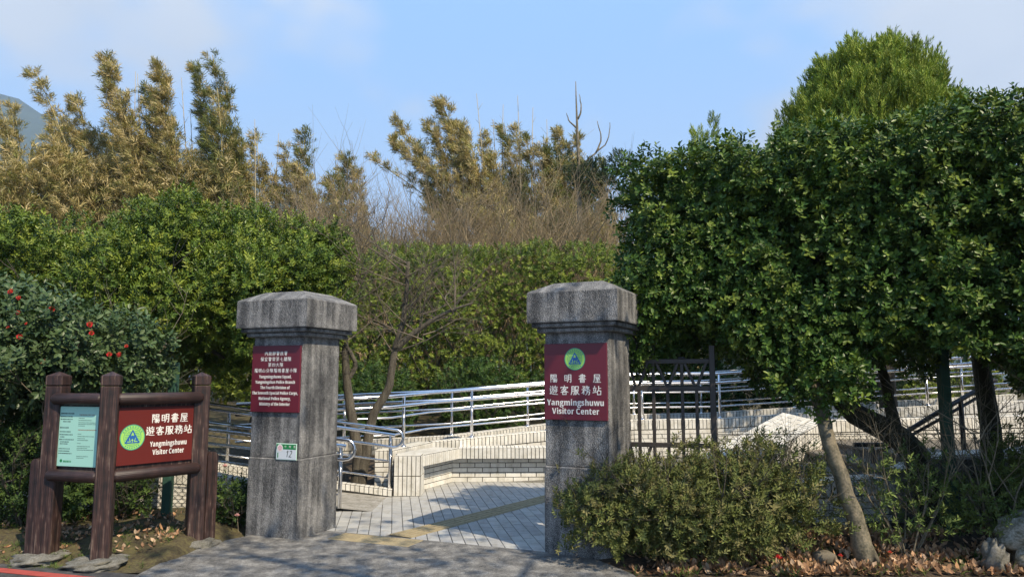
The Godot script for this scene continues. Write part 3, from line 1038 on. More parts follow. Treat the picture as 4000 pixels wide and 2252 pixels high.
func build_gateway() -> void:
	var tl := deg_to_rad(-22.0)
	var tr := deg_to_rad(-26.0)
	var pl := Vector3(-2.255, 0, -7.85)
	var pr := Vector3(0.719, 0, -7.053)
	pillar(pl, tl, "grey stone gate pillar carrying the small house number plate")
	pillar(pr, tr, "grey stone gate pillar beside the dark metal gate leaf")
	# maroon plate of the squad
	var fl := Basis(Vector3.UP, tl) * Vector3(0, 0, 1)
	var rl := Basis(Vector3.UP, tl) * Vector3(1, 0, 0)
	var t := thing("wall_plaque", "maroon plaque with ten centred lines of small white lettering", "plaque", pl + fl * 0.311 + Vector3(0, 1.21, 0) - rl * 0.005, tl)
	obj("panel", box_mesh(Vector3(0.6, 0.665, 0.02), 0.003, at(0, 0.3325, 0.010)), M.maroon, t)
	var y := 0.585
	for s in ["內政部警政署", "保安警察第七總隊", "第四大隊", "陽明山分隊陽明書屋小隊"]:
		glyphs(t, s, 0.0, y, 0.043, 0.0485, 0.0215, 0.11, M.white)
		y -= 0.057
	y = 0.353
	for s in [["Yangmingshuwu Squad,", 0.40], ["Yangmingshan Police Branch", 0.49], ["The Fourth Division of", 0.365], ["The Seventh Special Police Corps,", 0.565], ["National Police Agency,", 0.395], ["Ministry of the Interior", 0.375]]:
		obj("lettering", letters(s[0], 0.03, s[1]), M.white, t, Vector3(0, y, 0.0212))
		y -= 0.0545
	# plate of the visitor centre
	var fr := Basis(Vector3.UP, tr) * Vector3(0, 0, 1)
	var rr := Basis(Vector3.UP, tr) * Vector3(1, 0, 0)
	t = thing("wall_plaque", "maroon plaque with round green badge above large white lettering", "plaque", pr + fr * 0.311 + Vector3(0, 1.175, 0) - rr * 0.006, tr)
	obj("panel", box_mesh(Vector3(0.605, 0.685, 0.02), 0.003, at(0, 0.3425, 0.010)), M.maroon, t)
	emblem(t, Vector3(0.0, 0.545, 0.0205), 0.1)
	glyphs(t, "陽明書屋", 0.0, 0.372, 0.078, 0.139, 0.0215, 0.095, M.white)
	glyphs(t, "遊客服務站", 0.0, 0.265, 0.085, 0.104, 0.0215, 0.095, M.white)
	obj("lettering", letters("Yangmingshuwu", 0.052, 0.545), M.white, t, Vector3(0, 0.155, 0.0212))
	obj("lettering", letters("Visitor Center", 0.052, 0.45), M.white, t, Vector3(0, 0.078, 0.0212))
	# house number
	t = thing("house_number_plate", "small white and green house number plate reading 12", "plate", pl + fl * 0.3215 + rl * 0.16 + Vector3(0, 0.748, 0), tl)
	obj("back_plate", box_mesh(Vector3(0.25, 0.16, 0.006), 0.002, at(0, 0.08, 0.003)), M.plate_rim, t)
	obj("face", box_mesh(Vector3(0.238, 0.148, 0.002), 0.0006, at(0, 0.08, 0.0065)), M.plate, t)
	obj("green_band", box_mesh(Vector3(0.236, 0.05, 0.001), 0.0002, at(0, 0.128, 0.0078)), M.plate_green, t)
	glyphs(t, "中興路", 0.045, 0.13, 0.026, 0.055, 0.0087, 0.09, M.white)
	var num := obj("number", letters("12", 0.06, 0.07, false, 0.001), M.dark_ink, t, Vector3(0.035, 0.058, 0.008))
	num.transform.basis = Basis(Vector3(1, 0, 0), Vector3(0.22, 1, 0), Vector3(0, 0, 1))
	var st := begin()
	disc(st, Vector3(-0.075, 0.115, 0.0088), 0, 0.036)
	obj("badge", flat(st), M.white, t)
	st = begin()
	for k in 5:
		var a := TAU * k / 5 + 0.4
		disc(st, Vector3(-0.075 + cos(a) * 0.016, 0.115 + sin(a) * 0.016, 0.0092), 0, 0.011, 10)
	obj("blossom", flat(st), M.pink, t)
	obj("side_mark", box_mesh(Vector3(0.012, 0.05, 0.0006), 0.0002, at(-0.1, 0.045, 0.008)), M.plate_green, t)
	# gate leaf beside the right pillar
	var g := thing("gate_leaf", "dark metal gate leaf with upright bars and slanting braces", "gate", Vector3(1.14, 0, -7.32), atan2(-0.2, 0.77))
	for s in [[1.71, 0.045], [1.452, 0.045], [0.915, 0.045], [0.12, 0.05]]:
		obj("rail", box_mesh(Vector3(0.76, s[1], 0.035), 0.004, at(0.385, s[0], 0)), M.iron, g)
	for x in [0.097, 0.236, 0.369, 0.507, 0.64]:
		obj("bar", box_mesh(Vector3(0.032, 0.535, 0.026), 0.003, at(x, 1.183, 0.001)), M.iron, g)
		obj("bar", box_mesh(Vector3(0.032, 0.745, 0.026), 0.003, at(x, 0.518, 0.001)), M.iron, g)
	for x in [0.236, 0.507]: obj("bar", box_mesh(Vector3(0.032, 0.21, 0.026), 0.003, at(x, 1.581, 0.001)), M.iron, g)
	for q in [[0.005, 0.062], [0.185, 0.097], [0.27, 0.362], [0.468, 0.382], [0.535, 0.625], [0.735, 0.648]]:
		st = begin()
		bar(st, Vector3(q[0], 1.69, 0.0), Vector3(q[1], 1.475, 0.0), 0.028, 0.02)
		obj("brace", flat(st), M.iron, g)
	for q in [[0.005, 0.06], [0.2, 0.12]]:
		st = begin()
		bar(st, Vector3(q[0], 0.895, 0.0), Vector3(q[1], 0.66, 0.0), 0.028, 0.02)
		obj("brace", flat(st), M.iron, g)
	obj("end_post", box_mesh(Vector3(0.055, 1.86, 0.055), 0.005, at(0.79, 0.93, 0)), M.iron, g)
	obj("hinge_stile", box_mesh(Vector3(0.03, 1.62, 0.03), 0.004, at(-0.016, 0.92, 0)), M.iron, g)
	var sc: Array = []
	for k in 15:
		var a := deg_to_rad(200.0 + 190.0 * k / 14.0)
		sc.append(Vector3(0.165 + cos(a) * 0.085, 1.825 + sin(a) * 0.085, 0.0))
	obj("scroll", tube_mesh(sc, 0.011, 8), M.black_iron, g)
	sc = []
	for k in 11:
		var a := deg_to_rad(-60.0 + 120.0 * k / 10.0)
		sc.append(Vector3(-0.035 + cos(a) * 0.12, 1.87 + sin(a) * 0.12, 0.0))
	obj("scroll", tube_mesh(sc, 0.011, 8), M.black_iron, g)
	obj("finial", box_mesh(Vector3(0.07, 0.02, 0.05), 0.006, at(0.507, 1.742, 0)), M.black_iron, g)

# ---------------------------------------------------------------- wooden notice board
func build_board() -> void:
	var A := Vector3(-4.05, 0, -6.70)
	var B := Vector3(-3.485, 0, -6.53)
	var C := Vector3(-2.99, 0, -7.22)
	var t := thing("notice_board", "dark brown timber notice board with mint and red panels in a bent frame", "notice board", B)
	var post := func(p: Vector3, turn: float) -> void:
		var st := begin()
		cbox(st, Vector3(0.145, 1.52, 0.145), 0.008, at(0, 0.72, 0))
		var o := obj("post", flat(st), M.wood, t, p - B)
		o.rotation.y = turn
		st = begin()
		cbox(st, Vector3(0.15, 0.085, 0.15), 0.006, at(0, 1.527, 0))
		for k in 4:
			var c := [[-1, -1], [1, -1], [1, 1], [-1, 1]]
			var a := Vector3(c[k][0] * 0.075, 1.567, c[k][1] * 0.075)
			var b := Vector3(c[(k + 1) % 4][0] * 0.075, 1.567, c[(k + 1) % 4][1] * 0.075)
			tri3(st, a, b, Vector3(0, 1.608, 0), a + b)
		obj("post_cap", flat(st), M.wood, o)
	var ang_ab := atan2(-(B - A).z, (B - A).x)
	var ang_bc := atan2(-(C - B).z, (C - B).x)
	post.call(A, ang_ab + 0.25)
	post.call(B, (ang_ab + ang_bc) * 0.5)
	post.call(C, ang_bc - 0.35)
	# stiffening boards behind the outer posts, round topped
	for q in [[A + Vector3(-0.11, 0, 0.02), ang_ab], [C + Vector3(0.10, 0, -0.07), ang_bc]]:
		var st := begin()
		var n := 10
		var front: Array = [[-0.055, 0.0], [0.055, 0.0]]
		for k in n + 1: front.append([cos(PI * k / n) * 0.055, 0.80 + sin(PI * k / n) * 0.05])
		poly(st, front, 0.035)
		for k in front.size():
			var a: Array = front[k]
			var b: Array = front[(k + 1) % front.size()]
			quad(st, Vector3(a[0], a[1], 0.035), Vector3(b[0], b[1], 0.035), Vector3(b[0], b[1], -0.035), Vector3(a[0], a[1], -0.035), Vector3(a[0] + b[0], (a[1] + b[1]) - 0.8, 0))
		var o := obj("side_board", flat(st), M.wood, t, q[0] - B)
		o.rotation.y = q[1]
	for q in [[A, B], [B, C]]:
		var d: Vector3 = (q[1] - q[0]).normalized()
		var f := Vector3(-d.z, 0, d.x)
		if f.z < 0: f = -f
		for y in [1.368, 0.712]:
			var a: Vector3 = q[0] - B + d * 0.02 + f * 0.055 + Vector3(0, y, 0)
			var b: Vector3 = q[1] - B - d * 0.02 + f * 0.055 + Vector3(0, y, 0)
			var o := obj("rail", tube_mesh([Vector3(0, 0, 0), Vector3(0.025, 0, 0), Vector3((b - a).length() - 0.025, 0, 0), Vector3((b - a).length(), 0, 0)], [0.036, 0.052, 0.052, 0.036], 16), M.log, t, a)
			o.rotation.y = atan2(-d.z, d.x)
	# panels, set just in front of a backing board
	var mid := (A + B) * 0.5
	var fa := Vector3((B - A).z, 0, -(B - A).x).normalized() * -1.0
	var mint := obj("mint_panel", box_mesh(Vector3(0.5, 0.515, 0.016), 0.003), M.mint, t, mid - B + Vector3(0, 1.045, 0) + fa * 0.03)
	mint.rotation.y = ang_ab
	tag(mint, "pale mint information panel with rows of fine print")
	obj("backing", box_mesh(Vector3(0.46, 0.6, 0.02), 0.003, at(0, 0, -0.02)), M.wood, mint)
	var lines := begin()
	var dash := func(st: SurfaceTool, x: float, y: float, w: float, h: float, step: float) -> void:
		var xx := x
		while xx < x + w:
			var ww := step * rng.randf_range(0.5, 0.85)
			quad(st, Vector3(xx, y, 0.0086), Vector3(xx + ww, y, 0.0086), Vector3(xx + ww, y + h, 0.0086), Vector3(xx, y + h, 0.0086), Vector3(0, 0, 1))
			xx += step
	for q in [[-0.2, 0.19, 0.15, .013], [-0.2, 0.165, 0.13, .009], [-0.2, 0.143, 0.13, .009], [-0.17, 0.122, 0.08, .009], [-0.2, 0.068, 0.09, .013], [-0.2, 0.035, 0.12, .009], [-0.2, 0.01, 0.14, .009], [-0.19, -0.01, 0.05, .009], [-0.2, -0.032, 0.16, .009], [-0.19, -0.052, 0.1, .009], [-0.19, -0.069, 0.08, .009], [-0.2, -0.11, 0.12, .008], [-0.2, -0.13, 0.12, .008], [-0.2, -0.15, 0.14, .008]]:
		dash.call(lines, q[0], q[1], q[2], q[3], 0.0125)
	for q in [[0.0, 0.155, 0.06], [0.0, 0.137, 0.14], [0.0, 0.118, 0.19], [0.0, 0.104, 0.19], [0.0, 0.09, 0.07], [0.0, 0.02, 0.04], [0.0, 0.0, 0.18], [0.0, -0.018, 0.08], [0.0, -0.033, 0.12], [0.0, -0.06, 0.04], [0.0, -0.085, 0.14], [0.0, -0.1, 0.11], [0.0, -0.115, 0.18], [0.0, -0.17, 0.13], [0.0, -0.184, 0.08]]:
		dash.call(lines, q[0], q[1], q[2], 0.005, 0.006)
	obj("fine_print", flat(lines), M.ink, mint)
	lines = begin()
	dash.call(lines, 0.0, 0.054, 0.2, 0.007, 0.006)
	obj("fine_print", flat(lines), M.ink_brown, mint)
	obj("fine_print", letters("Yangmingshuwu Visitor Center", 0.012, 0.17, false, 0.0004), M.ink_brown, mint, Vector3(0.09, 0.188, 0.0084))
	var em := begin()
	disc(em, Vector3(-0.165, -0.21, 0.0086), 0, 0.014, 16)
	dash.call(em, -0.14, -0.222, 0.09, 0.016, 0.013)
	obj("park_mark", flat(em), M.plate_green, mint)
	mid = (B + C) * 0.5
	var fb := Vector3((C - B).z, 0, -(C - B).x).normalized() * -1.0
	var red := obj("red_panel", box_mesh(Vector3(0.79, 0.5, 0.016), 0.003), M.red_board, t, mid - B + Vector3(0, 1.042, 0) + fb * 0.03)
	red.rotation.y = ang_bc
	tag(red, "brown red name panel with green badge and white lettering")
	obj("backing", box_mesh(Vector3(0.72, 0.6, 0.02), 0.003, at(0, 0, -0.02)), M.wood, red)
	emblem(red, Vector3(-0.235, -0.01, 0.0085), 0.112)
	glyphs(red, "陽明書屋", 0.105, 0.145, 0.082, 0.091, 0.0092, 0.105, M.white)
	glyphs(red, "遊客服務站", 0.105, 0.035, 0.082, 0.09, 0.0092, 0.105, M.white)
	obj("lettering", letters("Yangmingshuwu", 0.045, 0.35), M.white, red, Vector3(0.105, -0.082, 0.009))
	obj("lettering", letters("Visitor Center", 0.045, 0.3), M.white, red, Vector3(0.105, -0.155, 0.009))
	var k := 0
	for p in [A, B, C]:
		k += 1
		obj("footing", lump(Vector3(0.46, 0.1, 0.42), 200 + k, 0.5), M.footing, t, p - B + Vector3(0, 0.0, 0.03))

# ---------------------------------------------------------------- ramp, bench, stairs
func build_terrace() -> void:
	tiled_wall("ramp_wall", "long white tiled parapet of the ramp under the steel railings", [[-1.9, -10.5, 0.545], [-1.66, -10.5, 0.55], [-1.22, -11.55, 0.575], [0.57, -12.05, 0.705], [2.0, -12.4, 0.855], [3.4, -12.5, 0.87], [5.05, -12.3, 0.99], [6.7, -12.0, 1.1], [8.6, -11.7, 1.22]], 0.26)
	tiled_wall("planter_wall", "short white tiled wall with upright tiles beside the bare tree", [[-3.4, -10.75, 0.44], [-2.5, -10.6, 0.5]], 0.24, {"upright": true})
	tiled_wall("rear_ramp_wall", "far white tiled parapet on the hedge side of the ramp", [[-3.2, -12.3, 0.5], [-1.0, -12.4, 0.6], [0.7, -13.3, 0.74], [2.1, -13.7, 0.88], [3.5, -13.8, 0.9], [6.8, -13.4, 1.13], [8.8, -13.1, 1.26]], 0.24)
	# ramp floor between the parapets
	structure("ramp_floor", field(-3.0, 8.6, -11.2, -13.2, 50, 6, func(x: float, z: float) -> float: return -0.05 + clampf((x + 1.5) * 0.075, 0.0, 0.8) * clampf((-z - 11.2) * 2.0, 0.0, 1.0)), M.footing)
	# bench: end pier, short arm, long arm
	var b := thing("tiled_bench", "white tiled angled bench with an end pier and shaded recess", "bench", Vector3.ZERO)
	var st := begin()
	cbox(st, Vector3(0.35, 0.52, 0.36), 0.004, at(-1.39, 0.26, -10.26))
	obj("core", flat(st), M.joint, b)
	var y5 := 0.522
	lay(b, "tile", Vector3(-1.565, 0, -10.076), Vector3(-1.215, 0, -10.076), Vector3(-1.215, y5, -10.076), Vector3(-1.565, y5, -10.076), 0.058, 0.21, false, M.tile)
	lay(b, "tile", Vector3(-1.211, 0, -10.08), Vector3(-1.211, 0, -10.44), Vector3(-1.211, y5, -10.44), Vector3(-1.211, y5, -10.08), 0.06, 0.21, false, M.tile)
	lay(b, "tile", Vector3(-1.565, y5, -10.08), Vector3(-1.215, y5, -10.08), Vector3(-1.215, y5, -10.44), Vector3(-1.565, y5, -10.44), 0.35, 0.06, false, M.tile)
	# arms as slabs over a recessed wall
	var arms := [[Vector3(-1.215, 0, -10.30), Vector3(-0.80, 0, -11.28)], [Vector3(-0.80, 0, -11.28), Vector3(2.1, 0, -11.36)]]
	for k in 2:
		var p: Vector3 = arms[k][0]
		var q: Vector3 = arms[k][1]
		var d := (q - p).normalized()
		var back := Vector3(d.z, 0, -d.x)
		if k == 0: back = -Vector3(-d.z, 0, d.x) if Vector3(-d.z, 0, d.x).x > 0 else Vector3(-d.z, 0, d.x)
		var dep := 0.42
		var hi := Vector3(0, 0.51 - 0.002 * k, 0)
		var lo := Vector3(0, 0.355, 0)
		st = begin()
		for f in [[p, q, -back], [p + back * dep, q + back * dep, back]]:
			quad(st, f[0] + lo, f[1] + lo, f[1] + hi, f[0] + hi, f[2])
		quad(st, p + hi, q + hi, q + back * dep + hi, p + back * dep + hi, Vector3.UP)
		quad(st, p + lo, q + lo, q + back * dep + lo, p + back * dep + lo, Vector3.DOWN)
		var rp := back * 0.16
		var corner := Vector3(-0.905, 0, -11.441)
		var ra := p + rp if k == 0 else corner
		var rb := corner if k == 0 else q + rp
		quad(st, ra, rb, rb + lo, ra + lo, -back)
		obj("slab", flat(st), M.joint, b)
		var f0 := -back * 0.002
		lay(b, "tile", p + lo + f0, q + lo + f0, q + hi + f0, p + hi + f0, 0.06, 0.155, false, M.tile)
		lay(b, "tile", p + hi + Vector3(0, .002, 0), q + hi + Vector3(0, .002, 0), q + back * dep + hi + Vector3(0, .002, 0), p + back * dep + hi + Vector3(0, .002, 0), 0.06, 0.21, false, M.tile)
		lay(b, "tile", ra + f0, rb + f0, rb + f0 + lo, ra + f0 + lo, 0.23, 0.07, true, M.tile)
	# low kerb and ramp that climbs away behind the left pillar
	var kb := thing("ramp_kerb", "low white tiled kerb under the rounded handrail", "kerb", Vector3.ZERO)
	var k0 := Vector3(-1.58, 0, -10.04)
	var k1 := Vector3(-2.5, 0, -10.06)
	var k2 := Vector3(-4.9, 0, -9.95)
	for s in [[k0, k1, 0.085, 0.2], [k1, k2, 0.2, 0.6]]:
		st = begin()
		var bk := Vector3(0, 0, -0.13)
		quad(st, s[0], s[1], s[1] + Vector3(0, s[3], 0), s[0] + Vector3(0, s[2], 0), Vector3(0, 0, 1))
		quad(st, s[0] + Vector3(0, s[2], 0), s[1] + Vector3(0, s[3], 0), s[1] + Vector3(0, s[3], 0) + bk, s[0] + Vector3(0, s[2], 0) + bk, Vector3.UP)
		quad(st, s[0] + bk, s[1] + bk, s[1] + bk + Vector3(0, s[3], 0), s[0] + bk + Vector3(0, s[2], 0), Vector3(0, 0, -1))
		quad(st, s[0], s[0] + bk, s[0] + bk + Vector3(0, s[2], 0), s[0] + Vector3(0, s[2], 0), Vector3(1, 0, 0))
		obj("core", flat(st), M.joint, kb)
		var fz := Vector3(0, 0, 0.002)
		lay(kb, "tile", s[1] + Vector3(0, s[3] - 0.085, 0) + fz, s[0] + fz, s[0] + Vector3(0, s[2], 0) + fz, s[1] + Vector3(0, s[3], 0) + fz, 0.06, 0.085, false, M.tile)
		lay(kb, "tile", s[1] + Vector3(0, s[3] + .002, 0), s[0] + Vector3(0, s[2] + .002, 0), s[0] + Vector3(0, s[2] + .002, 0) + bk, s[1] + Vector3(0, s[3] + .002, 0) + bk, 0.06, 0.13, false, M.tile)
	structure("side_ramp", field(-6.5, -1.6, -8.95, -10.04, 30, 3, func(x: float, z: float) -> float: return clampf((-1.6 - x) * 0.1, 0.0, 0.42) - 0.004), M.concrete)
	tiled_wall("side_ramp_wall", "cream tiled wall of the side ramp behind the wire mesh fence", [[-6.4, -8.35, 0.74], [-3.35, -8.6, 0.46], [-2.3, -8.85, 0.22]], 0.22, {"cap": 0.13})
	# stairs
	var s := thing("stair", "stone stair with dark risers beside the sloping tiled balustrade", "stair", Vector3(3.0, 0, -8.7))
	for k in 6:
		var h := 0.74 - 0.115 * (5 - k)
		var x0 := 4.13 - 0.33 * (5 - k)
		var x1 := x0 + (0.335 if k < 5 else 2.6)
		var step := obj("step", box_mesh(Vector3(x1 - x0, h + 0.05 - 0.035, 2.5), 0.004, at((x0 + x1) * 0.5 - 3.0, (h - 0.085) * 0.5, -0.22)), M.stone, s)
		obj("tread", box_mesh(Vector3(x1 - x0 + 0.03, 0.035, 2.5), 0.006, at((x0 + x1) * 0.5 - 3.012, h - 0.0175, -0.22)), M.tread, step)
	# far balustrade: wide sloping top
	var bl := thing("stair_balustrade", "wide sloping white tiled balustrade that climbs with the stair", "balustrade", Vector3.ZERO)
	var f0 := Vector3(2.55, 0, -8.95)
	var f1 := Vector3(4.1, 0, -9.95)
	var dd := (f1 - f0).normalized()
	var bb := Vector3(dd.z, 0, -dd.x)
	if bb.z > 0: bb = -bb
	var wd := 0.62
	var h0 := Vector3(0, 0.40, 0)
	var h1 := Vector3(0, 0.97, 0)
	var hb := Vector3(0, 0.1, 0)
	st = begin()
	quad(st, f0, f1, f1 + h1, f0 + h0, -bb)
	quad(st, f0 + h0, f1 + h1, f1 + h1 + bb * wd + hb, f0 + h0 + bb * wd + hb, Vector3.UP)
	quad(st, f0, f0 + h0, f0 + h0 + bb * wd + hb, f0 + bb * wd, -dd)
	quad(st, f0 + bb * wd, f1 + bb * wd, f1 + h1 + bb * wd + hb, f0 + h0 + bb * wd + hb, bb)
	quad(st, f1, f1 + h1, f1 + h1 + bb * wd + hb, f1 + bb * wd, dd)
	obj("core", flat(st), M.joint, bl)
	var e := -bb * 0.002
	var c15 := Vector3(0, 0.14, 0)
	lay(bl, "tile", f0 + h0 - c15 + e, f1 + h1 - c15 + e, f1 + h1 + e, f0 + h0 + e, 0.06, 0.14, false, M.tile)
	lay(bl, "tile", f0 + e, f1 + h1 - h0 + e, f1 + h1 - c15 + e, f0 + h0 - c15 + e, 0.23, 0.07, true, M.tile)
	var u := Vector3(0, 0.002, 0)
	lay(bl, "tile", f0 + h0 + u, f1 + h1 + u, f1 + h1 + bb * 0.16 + u + hb * 0.26, f0 + h0 + bb * 0.16 + u + hb * 0.26, 0.06, 0.16, false, M.tile)
	lay(bl, "tile", f0 + h0 + bb * 0.164 + u + hb * 0.26, f1 + h1 + bb * 0.164 + u + hb * 0.26, f1 + h1 + bb * wd + u + hb, f0 + h0 + bb * wd + u + hb, 0.23, 0.075, true, M.tile)
	tiled_wall("landing_wall", "white tiled wall at the back of the stair landing", [[4.12, -10.0, 0.98], [7.6, -10.2, 1.05]], 0.24, {"base": 0.7})
	tiled_wall("stair_side_wall", "grey shaded tiled wall in front of the stair", [[2.72, -7.62, 0.49], [3.85, -7.68, 0.55], [4.3, -7.72, 0.75], [7.5, -7.9, 0.95]], 0.3)
	var hr := thing("stair_handrail", "black iron handrail bent along the stair", "handrail", Vector3(3.95, 0.47, -8.3))
	obj("rail", tube_mesh([Vector3(-0.2, 0.355, 0), Vector3(0.12, 0.355, 0), Vector3(0.2, 0.39, 0), Vector3(0.7, 0.68, 0), Vector3(1.4, 1.06, 0)], 0.026, 10), M.black_iron, hr)
	obj("rail", tube_mesh([Vector3(0.05, 0.29, 0), Vector3(0.14, 0.3, 0), Vector3(0.7, 0.6, 0), Vector3(1.4, 0.98, 0)], 0.018, 8), M.black_iron, hr)
	obj("post", tube_mesh([Vector3(0, -0.1, 0), Vector3(0, 0.35, 0)], 0.026, 10), M.black_iron, hr)
	obj("post", tube_mesh([Vector3(1.0, 0.2, 0), Vector3(1.0, 0.83, 0)], 0.026, 10), M.black_iron, hr)

func railing(called: String, label: String, path: Array, posts: Array, hgt: float, group := "") -> void:
	var o: Vector3 = path[0]
	var t := thing(called, label, "railing", o, 0.0, group)
	var k := 0
	for q in [[1.0, 0.027], [0.80, 0.025], [0.60, 0.015], [0.27, 0.015]]:
		var p: Array = []
		for v in path: p.append(v - o + Vector3(0, hgt * q[0], 0.035 if k == 1 else 0.0))
		obj("rail", tube_mesh(p, q[1], 12), M.steel, t)
		k += 1
	for f in posts:
		var i := mini(int(f), path.size() - 2)
		var v: Vector3 = path[i].lerp(path[i + 1], f - i) - o
		var ps := obj("post", tube_mesh([v + Vector3(0, -0.005, 0), v + Vector3(0, hgt, 0)], 0.025, 12), M.steel, t)
		obj("base_flange", tube_mesh([v + Vector3(0, -0.004, 0), v + Vector3(0, 0.015, 0), v + Vector3(0, 0.03, 0)], [0.045, 0.045, 0.027], 12), M.steel, ps)

func build_railings() -> void:
	var f := [[-4.0, -10.95, 0.43], [-1.7, -10.66, 0.55], [-1.28, -11.66, 0.58], [0.57, -12.17, 0.71], [2.0, -12.53, 0.86], [3.4, -12.63, 0.875], [5.05, -12.43, 0.995], [6.7, -12.13, 1.105], [8.6, -11.83, 1.225]]
	var p: Array = []
	for q in f: p.append(Vector3(q[0], q[2], q[1]))
	railing("ramp_railing", "polished steel railing on the near parapet of the ramp", p, [0.4, 1.3, 2.35, 3.0, 4.12, 5.05, 6.05, 7.0, 7.8], 0.74, "steel railings of the ramp")
	f = [[-3.2, -12.42, 0.5], [-1.0, -12.52, 0.6], [0.7, -13.42, 0.74], [2.1, -13.82, 0.88], [3.5, -13.92, 0.9], [6.8, -13.52, 1.13], [8.8, -13.22, 1.26]]
	p = []
	for q in f: p.append(Vector3(q[0], q[2], q[1]))
	railing("ramp_railing", "polished steel railing on the hedge side of the ramp", p, [0.2, 1.0, 1.75, 2.5, 3.1, 4.0, 4.5, 5.0, 5.6], 0.74, "steel railings of the ramp")
	# rounded handrails of the side ramp
	for q in [[Vector3(-1.62, 0.09, -10.1), Vector3(-4.9, 0.56, -10.0), "steel handrail with rounded end beside the white bench pier", 0.0], [Vector3(-2.02, 0.05, -8.95), Vector3(-5.0, 0.44, -8.72), "steel handrail with rounded end emerging behind the stone pillar", 0.0]]:
		var a: Vector3 = q[0]
		var b: Vector3 = q[1] - a
		var t := thing("ramp_handrail", q[2], "handrail", a, 0.0, "rounded steel handrails")
		var front := Vector3(0, 0, 0.06)
		var hi := 0.78
		var lo := 0.55
		var path: Array = [b + Vector3(0, hi, 0) + front, Vector3(0.04, hi, 0) + front]
		for k in range(1, 8):
			var an := PI * 0.5 - PI * k / 8.0
			path.append(Vector3(0.06 + cos(an) * 0.115, (hi + lo) * 0.5 + sin(an) * 0.115, 0) + front)
		path.append(Vector3(0.04, lo, 0) + front)
		path.append(b + Vector3(0, lo, 0) + front)
		obj("handrail_loop", tube_mesh(path, 0.02, 12), M.steel, t)
		obj("rail", tube_mesh([b + Vector3(0, 0.7, 0), Vector3(0.06, 0.7, 0)], 0.024, 12), M.steel, t)
		obj("rail", tube_mesh([b + Vector3(0, 0.36, 0), Vector3(0, 0.36, 0)], 0.013, 10), M.steel, t)
		obj("rail", tube_mesh([b + Vector3(0, 0.14, 0), Vector3(0, 0.14, 0)], 0.013, 10), M.steel, t)
		for k in 4:
			var v := b * (k / 3.0) * 0.98
			obj("post", tube_mesh([v + Vector3(0, -0.01, 0), v + Vector3(0, 0.71, 0)], 0.023, 12), M.steel, t)
			obj("saddle", tube_mesh([v + Vector3(0, 0.6, 0), v + Vector3(0, 0.62, 0.06)], 0.008, 8), M.steel, t)

func build_fences() -> void:
	# wire mesh fences on green posts
	for q in [[Vector3(1.95, 0.06, -7.28), Vector3(6.4, 0.1, -7.02), "green wire mesh fence in front of the stair wall", [0.487], 2.1, 0.95],
			[Vector3(-6.2, 0.03, -7.95), Vector3(-2.65, 0.05, -8.12), "rusty wire mesh fence behind the timber notice board", [0.72], 1.75, 1.0]]:
		var a: Vector3 = q[0]
		var d: Vector3 = q[1] - a
		var t := thing("mesh_fence", q[2], "fence", a)
		for f in q[3]:
			obj("post", box_mesh(Vector3(0.09, q[4], 0.09), 0.008, at(0, q[4] * 0.5 - 0.08, 0)), M.green_post, t, d * f)
		var st := begin()
		var l := d.length()
		var dn := d / l
		var h: float = q[5]
		var step := 0.075
		var n := int(l / step)
		for k in range(-int(h / step), n):
			for s in [1.0, -1.0]:
				# one zigzag wire of the diamond net
				var x0: float = k * step if s > 0 else k * step + h
				var x1: float = x0 + s * h
				var y0 := 0.02
				var y1 := h
				if x0 < 0:
					y0 += -x0; x0 = 0
				if x1 < 0:
					y1 += x1; x1 = 0
				if x0 > l:
					y0 += x0 - l; x0 = l
				if x1 > l:
					y1 -= x1 - l; x1 = l
				if y1 - y0 < 0.05: continue
				tube(st, [dn * x0 + Vector3(0, y0, 0), dn * x1 + Vector3(0, y1, 0)], [0.0022, 0.0022], 3, false)
		var w := obj("wire_mesh", flat(st), M.wire, t)
		w.set_meta("kind", "stuff")
		obj("top_wire", tube_mesh([Vector3(0, h, 0), d + Vector3(0, h, 0)], 0.004, 5), M.wire, t)

# ---------------------------------------------------------------- plants
func hedge_axes(p: Vector3) -> Vector3:
	var o := Vector3(0.98, 0, -7.18)
	var ax := Vector3(cos(deg_to_rad(24.0)), 0, sin(deg_to_rad(24.0)))
	var bx := Vector3(ax.z, 0, -ax.x)
	var q := p - o
	return Vector3(q.dot(ax), q.y, q.dot(bx))

